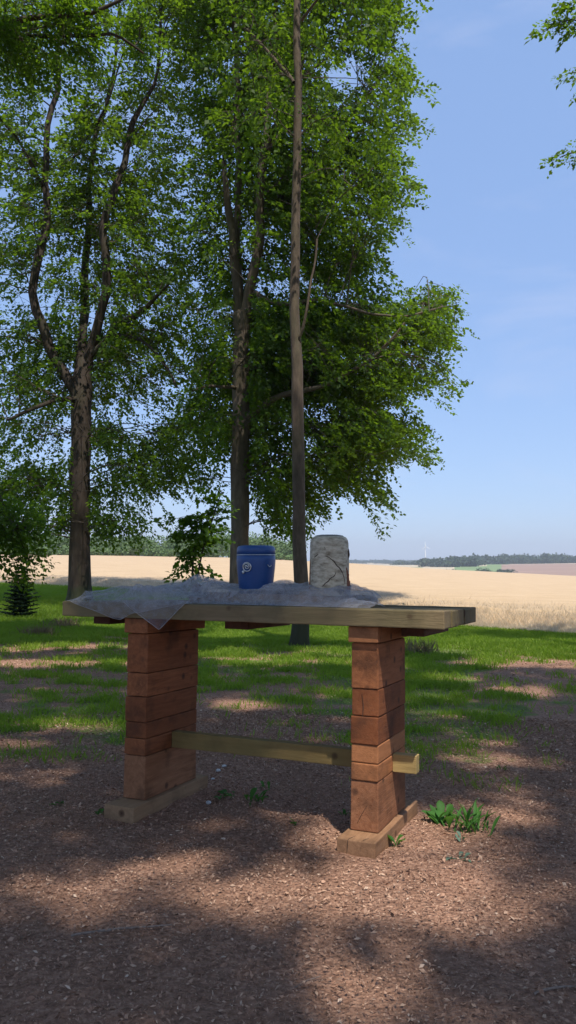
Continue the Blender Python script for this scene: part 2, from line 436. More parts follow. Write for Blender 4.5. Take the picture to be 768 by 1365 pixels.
def crown_points(x0, x1, y0, y1, Y, dY, n_layers, leafarea, K, share, sd):
    """spray origins of one crown: measured cover, spread through the crown's own depth"""
    pxm = F/Y; area = (x1-x0)*(y1-y0)/pxm**2
    n = int(area*2.4*n_layers/(leafarea*K))
    px = x0+(x1-x0)*rng.random(n); py = y0+(y1-y0)*rng.random(n)
    acc = dens(px, py)/2.4*share(px, py)
    keep = rng.random(n) < acc; px = px[keep]; py = py[keep]
    Yd = Y + dY*np.clip(rng.normal(.22, .5, len(px)), -.85, 1.3)
    u = (px-384)/F; v = (682.5-py)/F; yy = math.cos(PITCH)-v*math.sin(PITCH); zz = math.sin(PITCH)+v*math.cos(PITCH)
    P = np.stack([u/yy*Yd, Yd, CZ+zz/yy*Yd], -1)
    q = P*min(1.6, 25./Y)*.85
    cl = .5*fbm(q[:, 0]*.55, q[:, 1]*.55, q[:, 2]*1.25+.25*np.abs(q[:, 0]), sd, 2)+.5*fbm(q[:, 0]*1.7, q[:, 1]*1.7, q[:, 2]*2.6, sd+9, 2)
    k = rng.random(len(P)) < np.clip((cl-.42)*9.0, .02, 1)
    return P[k]
def outward(P, c):
    A = P-np.array(c); A[:, 2] *= .25; A = nrm(A) + rng.normal(0, .35, A.shape); A[:, 2] -= .16; return nrm(A)
def crown(root, P, c, K, length, leaf, mat, flat=.95, w=.66, name='crown', tw=None):
    V, Fc = sprays(P, outward(P, c), K, length, leaf, flat, w); V = V-np.array(root.location); n = len(Fc[0])
    if tw is not None: Fc = [Fc[0], tw[1][0]+len(V)]; V = np.vstack([V, tw[0]])
    me = mesh_np(name, V, Fc); o = link(name, me, mat, root)
    if tw is not None:
        me.materials.append(TWIG); mi = np.zeros(len(me.polygons), np.int32); mi[n:] = 1; me.polygons.foreach_set('material_index', mi)
    return o
def sig(x): return 1/(1+np.exp(-x))

def added_shade_canopy(cx, cy, own):  # unseen foliage added above the frame to shade the crowns behind it
    n = 5200; x = rng.uniform(-15, 4.5, n); y = rng.uniform(11, 20, n); z = rng.uniform(20, 25, n)
    near = np.hypot(x-.2, y-14.6) < np.hypot(x+10.3, y-12.6)
    k = (near if own == 'slim' else ~near) & (fbm(x*.5, y*.5, z*.3, 66, 2) > .43)
    P = np.stack([x, y, z], -1)[k]; a, b = to_px(P); return P[b < -60]
def photo_tree(name, label, base_px, Y, trunk_px, limbs_px, crown_args, mat, leafm, leaf, K, length, cell, r0, flare=1.5, group='tall beeches at the field edge'):
    bx = at(base_px[0], base_px[1], Y)[0]; bz = float(terrain(bx, Y))
    root = empty(name, (bx, Y, bz)); tag(root, label, 'tree', group)
    def line(pts, n=30, wob=.08, seed=0, fl=None):
        P = [at(p[0], p[1], Y+p[3]) for p in pts]; r = [p[2]/2/(F/Y) for p in pts]
        return np.array(P), r
    P, r = line(trunk_px); P[0] = (bx, Y, bz-.15)
    tl = trunk_line(P, r, flare, 46, .10, len(trunk_px)); skel = [tl]
    loc = np.array(root.location)
    add_trunk(root, (tl[0]-loc, tl[1]), mat, 20)
    for i, lp in enumerate(limbs_px):
        P, r = line(lp); L = smooth_line(P, r, 26, .22, 30+i); skel.append(L)
        V, Fc = tubes([(L[0]-loc, L[1])], 12, .10); link('limb', mesh_np('limb', V, Fc, True), mat, root)
    def bare(p):
        if len(p) == 0: return p
        a_, b_ = to_px(p); k = np.ones(len(p), bool)
        for L, w_ in zip(skel[:4], (17, 13, 13, 13)):
            c_, d_ = to_px(L[0]); dd = np.min(np.hypot(a_[:, None]-c_[None], b_[:, None]-d_[None]), 1)
            k &= ~((dd < w_) & (p[:, 1] < Y+.8) & (rng.random(len(p)) < .93))
        return p[k]
    pts = np.concatenate([crown_points(*a) if isinstance(a, tuple) else added_shade_canopy(0, 0, a) for a in crown_args]); pts = bare(pts)
    if len(pts):
        SP, SR = make_skeleton(skel); tw = grow(root, (SP-loc, SR), pts-loc, cell, r0)
        cc = tl[0][-1].copy(); cc[2] = pts[:, 2].mean(); crown(root, pts, cc, K, length, leaf, leafm, tw=tw)
    return root

LA = .5*.66*.55
# left beech
photo_tree('beech_tree', 'broad dark beech at the left, forking low into two crooked stems', (106, 815), 29,
    [(106, 815, 30, 0), (107, 700, 27, 0), (108, 600, 26, 0), (110, 520, 27, .2), (113, 480, 22, .4)],
    [[(108, 535, 17, 0), (92, 505, 15, 0), (70, 470, 14, -.2), (54, 425, 13, -.3), (44, 395, 12, -.4), (52, 345, 11, -.3), (60, 290, 10, 0), (60, 240, 9, .2), (63, 175, 8, .3), (76, 118, 7, .5), (80, 40, 5, .7), (84, -60, 3, 1)],
     [(113, 492, 17, .3), (122, 468, 14, .2), (134, 430, 13, 0), (142, 380, 12, -.3), (138, 320, 11, -.5), (148, 262, 10, -.4), (162, 225, 9, -.2), (178, 165, 8, 0), (205, 112, 5, .2), (215, 20, 3, .4)],
     [(108, 500, 15, .6), (112, 400, 12, 1.4), (118, 300, 10, 2), (122, 215, 8, 2.4), (140, 140, 6, 2.6), (152, 75, 4, 2.8), (160, -50, 3, 3)],
     [(124, 470, 9, 0), (150, 440, 9, -.8), (178, 422, 8, -1.6), (205, 398, 5, -2.4), (225, 380, 3, -3)],
     [(106, 530, 9, 0), (75, 533, 6, -1), (45, 545, 5, -2), (10, 560, 3, -3)],
     [(155, 445, 5, -.8), (190, 455, 4, -1.4), (218, 480, 4, -2), (238, 515, 3, -2.6)],
     [(58, 250, 5, .2), (45, 225, 5, -.5), (30, 200, 3, -1)], [(50, 232, 4, 0), (25, 190, 3, -1), (-5, 150, 2, -2)],
     [(80, 235, 4, 2), (110, 190, 4, 1), (140, 140, 3, .5), (165, 60, 2, 0)]],
    [(-170, 320, -130, 725, 29, 4.2, 4.3, .135**2*LA, 20, lambda x, y: sig((x+55+40*np.sin(y/60.))/22)*sig((262-x+rng.normal(0, 14, len(x)))/10)*np.where((x < 240) & (y < 110), .55, 1), 21)],
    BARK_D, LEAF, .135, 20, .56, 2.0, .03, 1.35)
# middle beech
photo_tree('beech_tree', 'tall beech behind the blue urn, splitting into two pale sunlit stems', (319, 812), 25,
    [(317, 812, 26, 0), (320, 700, 25, 0), (321, 600, 23, 0), (322, 500, 22, 0), (323, 430, 21, .1)],
    [[(322, 440, 17, 0), (319, 390, 15, .1), (313, 335, 13, .1), (308, 300, 11, 0), (303, 250, 8, -.2), (300, 215, 6, -.2)],
     [(320, 380, 10, .2), (319, 320, 10, .4), (317, 230, 9.5, .5), (315, 130, 9, .6), (313, 40, 7, .8), (314, -80, 4, 1)],
     [(324, 440, 17, 0), (330, 410, 14, -.2), (340, 350, 13, -.3), (347, 280, 12, -.4), (351, 215, 11, -.5), (354, 175, 9, -.4), (364, 90, 7, 0), (370, -10, 5, .3)],
     [(352, 215, 8, -.5), (358, 185, 8, -.9), (372, 158, 6, -1.2), (395, 130, 4, -2)],
     [(326, 560, 11, 0), (345, 545, 9, -.5), (375, 527, 8, -1), (430, 515, 6, -1.6), (490, 480, 4, -2), (540, 430, 3, -2.4)],
     [(326, 610, 8, 0), (350, 598, 7, .6), (400, 580, 5, 1.2), (450, 576, 3, 2)],
     [(345, 300, 6, -.3), (365, 270, 5, 0), (420, 220, 4, .6), (500, 110, 3, 1)],
     [(340, 390, 7, -.2), (372, 405, 5, -1), (430, 400, 4, -1.6), (520, 420, 3, -2), (590, 410, 2, -2)],
     [(355, 100, 6, 0), (335, 50, 4, -.5), (322, 28, 3, -1)], [(366, 95, 5, 0), (385, 105, 5, .3), (345, 60, 3, -.8)],
     [(320, 520, 6, 0), (290, 512, 4, -1), (255, 520, 3, -2)]],
    [(200, 640, -220, 720, 25, 3.8, 5.6, .13**2*LA, 20, lambda x, y: sig((x-262+rng.normal(0, 14, len(x)))/10)*np.where((x > 400) & (y < 240), .6, 1), 33)],
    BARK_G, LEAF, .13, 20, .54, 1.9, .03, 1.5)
# slim tree in front
photo_tree('beech_tree', 'slim straight grey trunk standing nearest, just left of the pale log', (400, 862), 14.6,
    [(400, 862, 20, 0), (401, 800, 19, 0), (401, 700, 18, 0), (399, 600, 16.5, 0), (397, 500, 15, 0), (394, 430, 13.5, 0), (393, 300, 12, 0), (396, 150, 11.5, 0), (398, 30, 10, .1), (402, -150, 7, .2), (404, -350, 4, .3)],
    [[(401, 458, 4.5, 0), (408, 440, 4, -.1), (414, 405, 3.4, -.2), (420, 360, 2.6, -.2), (426, 320, 2.5, -.2)],
     [(402, 28, 5, 0), (412, 15, 4, -.2), (430, -8, 3, -.5), (470, -60, 2, -1)],
     [(392, 110, 5, 0), (380, 95, 5, .2), (350, 60, 4, .6), (318, 35, 2.5, 1)],
     ],
    [(270, 570, -420, 260, 14.6, 2.4, .7, .10**2*LA, 12, lambda x, y: sig((240-y)/30)*sig((x-300)/15)*sig((545-x)/8), 44), 'slim'],
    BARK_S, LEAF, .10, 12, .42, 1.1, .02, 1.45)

def blob_tree(name, label, base, trunk, limbs, blobs, Y, mat, leafm, leaf, K, length, cell, r0, lay=1.2, flare=1.4, group=None, tsides=16, extra=None):
    """tree whose foliage is a list of ellipsoids (px, py, rx, ry, depth offset)"""
    root = empty(name, base); tag(root, label, 'tree', group); loc = np.array(base)
    tl = trunk_line(*trunk, flare, 30, .05, 3); add_trunk(root, (tl[0]-loc, tl[1]), mat, tsides); skel = [tl]
    for i, (P, r) in enumerate(limbs):
        L = smooth_line(P, r, 20, .12, 50+i); skel.append(L)
        V, Fc = tubes([(L[0]-loc, L[1])], 9, .1); link('limb', mesh_np('limb', V, Fc, True), mat, root)
    pts = []
    for b in blobs:
        px, py, rx, ry, dY = b[:5]; l = lay*(b[5] if len(b) > 5 else 1)
        c = at(px, py, Y+dY); m = F/(Y+dY); ra = np.array([rx/m, max(rx, ry)/m*1.1, ry/m])
        n = max(2, int((2.2 if Y == 14 and py < 300 else 4)*ra[0]*ra[2]*l*2/(leaf**2*LA*K*1.1)))
        q = nrm(rng.normal(0, 1, (n, 3)))*rng.random((n, 1))**.4; pts.append(c+q*ra)
    if extra is not None: pts.append(extra)
    pts = np.concatenate(pts); SP, SR = make_skeleton(skel)
    tw = grow(root, (SP-loc, SR), pts-loc, cell, r0, twig_r=.004, twig_frac=.6)
    cc = np.array([tl[0][-1][0], tl[0][-1][1], pts[:, 2].mean()]); crown(root, pts, cc, K, length, leaf, leafm, .8, tw=tw)
    return root

# beech off to the left, only its branches reach into the frame
bz = float(terrain(-10.5, 12.5))
def lpx(pts, Y): return [at(p[0], p[1], Y+p[3]) for p in pts], [p[2]/2/(F/Y) for p in pts]
T0 = [lpx([(-330, 60, 14, -1), (-120, 95, 11, 0), (0, 44, 9, 0), (40, 24, 8, 0), (88, 19, 7, .1), (128, 13, 6, .2), (170, -3, 4, .3)], 14),
      lpx([(-120, 80, 8, 0), (0, 51, 6, .3), (60, 47, 5, .4), (120, 46, 5, .4), (150, 44, 4, .5), (190, 70, 3, .8)], 14),
      lpx([(-330, 420, 10, -1), (-150, 520, 8, 0), (-40, 610, 5, .4), (10, 680, 3, .5), (35, 740, 2, .5)], 14)]
blobs0 = [(20, 20, 45, 22, 0), (70, 45, 45, 28, .4), (110, 20, 45, 22, .5), (20, 70, 45, 26, .4), (70, 90, 45, 18, 0), (130, 70, 40, 28, .8, .7), (180, 25, 38, 25, 1, .8),
          (30, 100, 45, 14, .4), (200, 60, 34, 26, 1.2, .6), (90, 0, 50, 18, -.3), (10, 48, 30, 25, -.4), (-60, 60, 60, 60, 0), (-160, 40, 80, 90, 0), (-260, 150, 90, 120, 0, .5), (60, -70, 120, 50, 0, .25), (-120, -100, 120, 70, 0, .3),
          (20, 690, 42, 20, .2, .8), (48, 712, 22, 16, .2, .8), (10, 722, 34, 20, .4, .8), (40, 742, 28, 14, .2, .7), (15, 755, 22, 10, .3, .6), (38, 768, 20, 9, .2, .6), (-60, 690, 50, 60, 0, .8), (-150, 560, 70, 70, 0, .8)]
blob_tree('beech_tree', 'beech left of the frame, its dark limbs and leaves hanging in at the top left', (-10.5, 12.5, bz),
    ([(-10.5, 12.5, bz-.1), (-10.3, 12.6, 4), (-10.2, 12.7, 9), (-10, 12.9, 15), (-9.9, 13, 20)], [.36, .3, .26, .18, .06]), T0, blobs0, 14, BARK_D, LEAFN, .085, 14, .4, 1.1, .022, 1.3, group='tall beeches at the field edge', extra=added_shade_canopy(0, 0, 'left'))
# tree off to the right
bz = float(terrain(9.2, 12))
T5 = [lpx([(1120, 150, 8, 0), (900, 90, 5, 0), (800, 45, 3, 0), (755, 28, 1.6, 0), (722, 40, 1, 0)], 12.5), lpx([(1120, 250, 8, 0), (930, 200, 5, 0), (800, 195, 2.6, 0), (745, 208, 1.4, 0)], 12.5),
      lpx([(900, 90, 4, 0), (820, 95, 2.4, 0), (760, 98, 1.4, 0)], 12.5)]
blob_tree('beech_tree', 'beech right of the frame, only three dark branch tips reach the blue sky', (9.2, 12, bz),
    ([(9.2, 12, bz-.1), (9.1, 12, 4), (9.1, 12.2, 8), (9, 12.4, 13)], [.26, .22, .17, .05]), T5,
    [(758, 12, 26, 12, 0, .55), (735, 32, 22, 13, 0, .5), (755, 42, 18, 8, 0, .5), (716, 42, 10, 8, 0, .45), (762, 100, 12, 9, 0, .5), (748, 104, 10, 6, 0, .4), (766, 128, 7, 8, 0, .4),
     (755, 206, 22, 9, 0, .55), (732, 214, 14, 6, 0, .45), (768, 190, 10, 12, 0, .5), (850, 60, 70, 60, 0, .35), (860, 190, 60, 60, 0, .35), (960, 120, 80, 120, 0, .35)], 12.5, BARK_D, LEAFN, .075, 12, .26, .8, .014, 1.2, group='tall beeches at the field edge')
# leafy young beech behind the table
gx = at(258, 860, 12.6); bz = float(terrain(gx[0], 12.6))
sap = [lpx([(258, 800, 3, 0), (268, 740, 2.5, 0), (283, 690, 2, 0), (296, 655, 1.2, 0)], 12.6)]
blob_tree('beech_sapling', 'leafy dark sapling between the two big trunks, seen above the netting', (gx[0], 12.6, bz),
    ([(gx[0], 12.6, bz-.05), tuple(at(258, 820, 12.6)), tuple(at(255, 760, 12.6)), tuple(at(262, 700, 12.6))], [.03, .024, .018, .008]), sap,
    [(262, 695, 24, 13, 0), (238, 712, 22, 10, 0), (262, 722, 26, 14, .1), (285, 712, 20, 12, 0), (300, 672, 12, 12, 0, .8), (284, 662, 16, 10, 0, .8), (285, 685, 20, 10, .2), (242, 734, 16, 6, 0, .7), (256, 745, 14, 10, 0), (246, 758, 14, 6, 0),
     (232, 768, 12, 4, 0, .8), (262, 763, 12, 6, 0, .8), (280, 762, 14, 4, 0, .7), (250, 778, 14, 6, 0, .7), (225, 692, 12, 8, 0, .5), (270, 652, 12, 6, 0, .5), (300, 702, 14, 6, 0, .8), (303, 718, 10, 4, 0, .7), (250, 695, 12, 10, .1)], 12.6,
    BARK_D, LEAFN, .085, 9, .19, .38, .008, 1.0, 1.1, tsides=8)

# ------------------------------------------------------------------ sun and unseen shade trees round the viewpoint, crowns shaped for the dapples
SUN_H = nrm(np.array([.28, -.96, 0])); SUN_EL = 63.
SUN = np.array([SUN_H[0]*math.cos(R(SUN_EL)), SUN_H[1]*math.cos(R(SUN_EL)), math.sin(R(SUN_EL))])
def gap(px, py, rx, ry):  # opening left in the unseen crowns so sun reaches a chosen patch
    a = G(px, py); b = G(px+rx, py); c = G(px, py-ry); d = G(px, py+ry)
    return (a[0], a[1], abs(b[0]-a[0]), max(.12, (c[1]-d[1])/2))
gaps = [gap(*g) for g in [(475, 1175, 78, 42), (420, 1130, 40, 22), (540, 1150, 34, 24), (240, 1160, 50, 14), (295, 1195, 45, 26), (680, 1085, 34, 9), (650, 1180, 40, 18), (592, 1108, 22, 9),
        (40, 884, 130, 5), (110, 862, 70, 3), (10, 866, 50, 3), (320, 938, 38, 6), (305, 850, 40, 4), (700, 884, 95, 6), (700, 921, 40, 4), (660, 1015, 40, 6), (450, 925, 30, 5), (70, 1195, 35, 18), (440, 1320, 45, 12), (90, 968, 50, 4), (600, 866, 60, 3), (350, 880, 60, 8), (560, 930, 50, 7), (480, 885, 50, 6), (590, 950, 40, 6), (440, 870, 40, 5), (640, 990, 35, 6), (600, 905, 40, 5), (290, 870, 40, 5)]]
def tg(u, v, z, r):            # the same for a point on the table
    g = O2+u*U2+v*V2; s = z/math.tan(R(SUN_EL)); return (g[0]-SUN_H[0]*s, g[1]-SUN_H[1]*s, r, r)
gaps += [tg(.75, .284, .35, .13), (*tg(.55, 0, 1.05, .10)[:2], .10, .08), tg(.38, .05, .80, .09), tg(.21, .3, .34, .10), tg(.38, 0, .06, .2)]
shade_trees = [(-3.4, -4.2), (4.6, -3.2), (-8.6, 1.0), (8.4, 3.6)]
pts = []
n = 31000
gxy = np.stack([rng.uniform(-15, 15, n), rng.uniform(-1.5, 20.5, n)], -1); h = rng.uniform(14.0, 25, n)
P = np.stack([gxy[:, 0]+SUN_H[0]*h/math.tan(R(SUN_EL)), gxy[:, 1]+SUN_H[1]*h/math.tan(R(SUN_EL)), h], -1)  # leaves placed up the sun ray from each spot to be shaded
edge = np.interp(gxy[:, 0], [-15, -6, 0, 2, 4, 6, 15], [21, 19, 16.5, 13.6, 11.6, 12, 12])
ok = gxy[:, 1] < edge + (fbm(gxy[:, 0]*.6, gxy[:, 1]*0, 0, 9, 2)-.5)*2
for (cx, cy, a, b) in gaps:
    ok &= ((gxy[:, 0]-cx)/(a+.16))**2+((gxy[:, 1]-cy)/(b+.14))**2 > 1
sx, sy = to_px(P); ok &= ~((sy > -90) & (sx > -60) & (sx < 830) & (P[:, 1] > 0))
P = P[ok]
own = np.argmin([(np.hypot(P[:, 0]-x, P[:, 1]-y)) for x, y in shade_trees], 0)
slab = ['beech behind the viewpoint, left of the two that shade the table', 'beech behind the viewpoint, right of the two that shade the table',
        'beech standing level with the viewpoint far out to the left', 'beech standing far out to the right beside the dirt path']
for k, (tx, ty) in enumerate(shade_trees):
    bz = float(terrain(tx, ty)); root = empty('beech_tree', (tx, ty, bz)); tag(root, slab[k], 'tree', 'beeches shading the clearing'); loc = np.array((tx, ty, bz))
    tl = trunk_line([(tx, ty, bz-.1), (tx+.1, ty+.1, 5), (tx, ty+.3, 13), (tx+.1, ty+.4, 25)], [.34, .3, .24, .06], 1.5, 30, .1, k)
    add_trunk(root, (tl[0]-loc, tl[1]), BARK_D, 16); q = P[own == k]
    SP, SR = make_skeleton([tl]); tw = grow(root, (SP-loc, SR), q-loc, 2.4, .03, twig_frac=.15)
    crown(root, q, (tx, ty, 12), 14, .42, .15, LEAF, .35, .7, tw=tw)

# spruce sapling at the left
def spruce(px, py, Y, hgt):
    x, y, z = G(px, py); Y = y
    root = empty('spruce_sapling', (x, y, z)); tag(root, 'small dark spruce sapling on the grass under the left beech', 'young tree')
    V, Fc = tubes([(np.array([[0, 0, -.03], [0, 0, hgt*.5], [.02, 0, hgt]]), np.array([.03, .018, .004]))], 6); link('trunk', mesh_np('trunk', V, Fc, True), TWIG, root)
    lines = []; LV = []
    for k in range(13):
        hz = hgt*(.06+.071*k); ln = hgt*.42*(1-(k/13.5)**1.15)+.04
        for j in range(6):
            a = j*PI/3+k*.6+rng.normal(0, .15); d = np.array([math.cos(a), math.sin(a), 0]); l = ln*rng.uniform(.7, 1.15)
            p = np.array([[0, 0, hz], d*l*.5+[0, 0, hz+.06*l], d*l+[0, 0, hz+.16*l]]); lines.append((p, np.array([.009, .006, .003])))
            m = 60; t = rng.random(m); q = d*(t*l)[:, None]+np.stack([0*t, 0*t, hz+.16*l*t], -1)
            s = np.cross(d, [0, 0, 1.])*rng.choice([-1, 1], m)[:, None]; LV.append((q, d*.5+s+rng.normal(0, .2, (m, 3)), 0*q+[0, 0, 1.]+rng.normal(0, .3, (m, 3)), .14*hgt*(.35+.65*(1-t))))
    V, Fc = tubes(lines, 3); link('branches', mesh_np('branches', V, Fc), TWIG, root)
    q = np.concatenate([a[0] for a in LV]); D = np.concatenate([a[1] for a in LV]); Nn = np.concatenate([a[2] for a in LV]); L = np.concatenate([a[3] for a in LV])
    V, Fc = leaves(q, D, Nn, L, L*.3+.008); link('crown', mesh_np('crown', V, Fc), NEEDLE, root)
spruce(27, 824, 28, 1.5)

# ------------------------------------------------------------------ ground
GM = """
999999999999999999999999
888887999999999999999999
433334777888888998999998
222343566666777888888777
333343567676777778851111
344443456566677778874112
333354353345557778885237
455555432334557778888537
666665211233457778888623
788874222233456778887620
677763111122345666677620
334431001111124452356630
111111111111112331124540
000000000000000112345500
000000000000001111234400
000000000000000000133200
000000000000000000011100
000000000000000000000000
""".strip().split('\n')
GMA = np.array([[int(c) for c in r] for r in GM], float)/9.
def grass_cover(x, y):
    """how grassy a spot on the ground is, 0-1"""
    z = terrain(x, y); px, py = to_px(np.stack([x, y, z], -1))
    px = px + 26*(fbm(x*1.3, y*1.3, 0, 71, 3)-.5)*2; py = py + 14*(fbm(x*1.1, y*1.1, 4, 72, 3)-.5)*2
    cx = np.clip(px/32-.5, 0, 22.999); cy = np.clip((py-828)/16.-.0, 0, 16.999)
    i = cy.astype(int); j = cx.astype(int); fy = cy-i; fx = cx-j
    d = (GMA[i, j]*(1-fx)+GMA[i, j+1]*fx)*(1-fy)+(GMA[i+1, j]*(1-fx)+GMA[i+1, j+1]*fx)*fy
    r = np.hypot(x, y); d = np.where(y < 2.0, 0, d); d = np.where(py < 835, 1, d)
    return np.clip(d + (fbm(x*3.1, y*3.1, 0, 73, 4)-.5)*2.2*np.clip(4*d*(1-d)+.08, 0, 1)*np.where(d > .04, 1, 0)*np.where(d > .95, .3, 1), 0, 1)
azs = np.concatenate([np.arange(-180, -36, 6), np.arange(-36, 36, .3), np.arange(36, 180, 6)])*PI/180
rs = np.concatenate([np.geomspace(.25, 60, 260), np.geomspace(64, CREST+10, 26)])
def polar(azs, rs, zoff=0, close=True):
    A, RR = np.meshgrid(azs, rs); X = RR*np.sin(A); Y = RR*np.cos(A); Z = terrain(X, Y)
    n = len(azs); V = np.stack([X, Y, Z+zoff], -1).reshape(-1, 3)
    i = np.arange(len(rs)-1)[:, None]*n; j = np.arange(n if close else n-1)[None, :]; j2 = (j+1) % n
    Q = np.stack([i+j, i+n+j, i+n+j2, i+j2], -1).reshape(-1, 4)[:, ::-1]
    return V, Q, X, Y
V, Q, X, Y = polar(azs, rs)
near = np.clip((9-np.hypot(X, Y))/3, 0, 1).ravel()
V[:, 2] += near*((fbm(V[:, 0]*5, V[:, 1]*5, 0, 41, 4)-.5)*.05)
cen = len(V); V = np.vstack([V, [0, 0, terrain(0, 0)]])
n = len(azs); fan = np.stack([np.full(n, cen), np.arange(n), (np.arange(n)+1) % n], -1)
me = mesh_np('ground', V, [Q, fan[:, ::-1]], True)
ga = me.attributes.new('grass', 'FLOAT', 'POINT'); ga.data.foreach_set('value', grass_cover(V[:, 0], V[:, 1]).astype(np.float32))
ground = link('ground', me, M_GROUND); ground['kind'] = 'structure'
# hills beyond
azh = np.arange(-180, 180, 1.0)*PI/180; azh = np.concatenate([azh[azh < R(-24)], np.arange(-24, 30, .25)*PI/180, azh[azh > R(30)]])
rh = np.concatenate([np.linspace(CREST+10, 600, 14), np.geomspace(640, 4600, 46)])
V, Q, X, Y = polar(azh, rh)
me = mesh_np('hills', V, [Q], True)
cen = V[Q].mean(1); ra = np.hypot(cen[:, 0], cen[:, 1]); aa = np.degrees(np.arctan2(cen[:, 0], cen[:, 1]))
pat = (hash3((aa/2.3+np.floor(ra/500)*.4).astype(int), (ra/420).astype(int), 0*ra.astype(int), 5)*4).astype(int)
mi = np.where(pat == 0, 2, np.where(pat == 1, 0, 0))
mi = np.where((aa > 15.2) & (ra > 650) & (ra < 1500), 1, mi); mi = np.where((aa > 12.0) & (aa <= 15.2) & (ra > 600) & (ra < 1300), 2, mi)
hills = link('hills', me, M_STRAW); me.materials.append(M_BROWNF); me.materials.append(M_GREENF)
me.polygons.foreach_set('material_index', mi.astype(np.int32)); hills['kind'] = 'structure'
# wheat
azw = np.concatenate([np.arange(-75, -30, 3), np.arange(-30, 30, .4), np.arange(30, 76, 3)])*PI/180
ts = np.concatenate([[0, .0015, .004], np.geomspace(.007, 1, 90)])
A, T = np.meshgrid(azw, ts); r0 = np.interp(np.degrees(A), AZR, RR0)+.9*(fbm(A*60, 0*A, 0, 88, 3)-.5); RR = r0+(CREST+4-r0)*T
X = RR*np.sin(A); Y = RR*np.cos(A); Z = terrain(X, Y)+.45+.08*(fbm(X*1.3, Y*1.3, 0, 61, 4)-.5); Z[0] -= .44; Z[1] -= .28; Z[2] -= .15; Z[3] -= .05
V = np.stack([X, Y, Z], -1).reshape(-1, 3); n = len(azw)
i = np.arange(len(ts)-1)[:, None]*n; j = np.arange(n-1)[None, :]
Q = np.stack([i+j, i+n+j, i+n+j+1, i+j+1], -1).reshape(-1, 4)[:, ::-1]
wf = link('wheat_field', mesh_np('wheat_field', V, [Q], True), M_WHEAT); wf['kind'] = 'structure'
def blades(X, Y, hgt, wid, lean=.35, tipw=.15):
    n = len(X); Z = terrain(X, Y); a = rng.random(n)*2*PI; d = np.stack([np.cos(a), np.sin(a), 0*a], -1)
    l = rng.normal(0, lean, (n, 2)); P = np.stack([X, Y, Z], -1); s = d*(wid/2)[:, None]
    tip = P+np.stack([l[:, 0]*hgt, l[:, 1]*hgt, hgt*(.85+.15*rng.random(n))], -1); mid = P+(tip-P)*.55; mid[:, 2] += .08*hgt
    V = np.stack([P-s, P+s, mid+s*.8, tip, mid-s*.8], 1).reshape(-1, 3)
    return V, [np.arange(len(V)).reshape(-1, 5)]
n = 190000; a = np.radians(rng.uniform(-30, 36, n)); r = np.interp(np.degrees(a), AZR, RR0)-.5+rng.exponential(1.6, n)
hh = rng.uniform(.6, 1.1, n)*np.interp(r-np.interp(np.degrees(a), AZR, RR0), [-.5, 0, .4, 1, 1.8, 3], [.12, .2, .3, .44, .54, .56])
V, Fc = blades(r*np.sin(a), r*np.cos(a), hh, rng.uniform(.008, .02, n), .32)
o = link('wheat_stalks', mesh_np('wheat_stalks', V, Fc), STALK); o['kind'] = 'stuff'; tag(o, 'ripe pale wheat stalks along the near edge of the field', 'wheat')

# ------------------------------------------------------------------ grass, mulch
def in_table(x, y):
    dx = x-O2[0]; dy = y-O2[1]; u = dx*U2[0]+dy*U2[1]; v = dx*V2[0]+dy*V2[1]
    return (((u > .28) & (u < .49)) | ((u > 1.54) & (u < 1.75))) & (v > -.12) & (v < .69)
VV = []; n = 640000
r = np.sqrt(rng.uniform(4.2**2, 21**2, n)); a = np.radians(rng.uniform(-31, 31, n)); X = r*np.sin(a); Y = r*np.cos(a)
g = grass_cover(X, Y); pt_ = fbm(X*2.6, Y*2.6, 0, 77, 4); pt_ = np.clip((pt_-.38)*5.5, .06, 1); pt_ = np.where(r > 15, 1, pt_)
k = (rng.random(n) < pt_*g**2*np.clip(1.3-r/30, .5, 1)) & ~in_table(X, Y) & (r < np.interp(np.degrees(a), AZR, RR0)+.3); X = X[k]; Y = Y[k]; r = r[k]
V1, F1 = blades(X, Y, rng.uniform(.03, .085, len(X))*(1+.04*np.clip(r-8, 0, 20)), .0035+.0007*r+0*X, .45)
n = 310000; r = np.sqrt(rng.uniform(20**2, 60**2, n)); a = np.radians(rng.uniform(-26, 12, n)); X = r*np.sin(a); Y = r*np.cos(a)
k = r < np.interp(np.degrees(a), AZR, RR0)+.2; X = X[k]; Y = Y[k]; r = r[k]
V2b, F2 = blades(X, Y, rng.uniform(.08, .17, len(X)), .014+0*X, .5)
o = link('grass', mesh_np('grass', np.vstack([V1, V2b]), [F1[0], F2[0]+len(V1)]), GRASS); o['kind'] = 'stuff'; tag(o, 'short green grass growing over the forest floor', 'grass')
n = 330000; r = np.sqrt(rng.uniform(1.5**2, 7.5**2, n)); a = np.radians(rng.uniform(-30, 30, n))
n2 = 70000; r = np.r_[r, np.sqrt(rng.uniform(7**2, 15**2, n2))]; a = np.r_[a, np.radians(rng.uniform(-24, 24, n2))]
X = r*np.sin(a); Y = r*np.cos(a); k = (rng.random(len(X)) > grass_cover(X, Y)*.8) & ~in_table(X, Y); X = X[k]; Y = Y[k]; r = r[k]; n = len(X)
cl = fbm(X*4, Y*4, 0, 55, 3)
P = np.stack([X, Y, terrain(X, Y)+.004+.02*rng.random(n)*np.clip(cl*2-.5, 0, 1)+np.clip((9-r)/3, 0, 1)*(fbm(X*5, Y*5, 0, 41, 4)-.5)*.05], -1)
L = rng.gamma(2.0, .0042, n)*np.where(rng.random(n) < .03, 2.2, 1); L = np.minimum(L, .026)*(1+.10*np.clip(r-4, 0, 12)); D = rng.normal(0, 1, (n, 3)); D[:, 2] *= .35
V, Fc = leaves(P, D, np.array([0, 0, 1.])+rng.normal(0, .6, (n, 3)), L, L*rng.uniform(.16, .6, n))
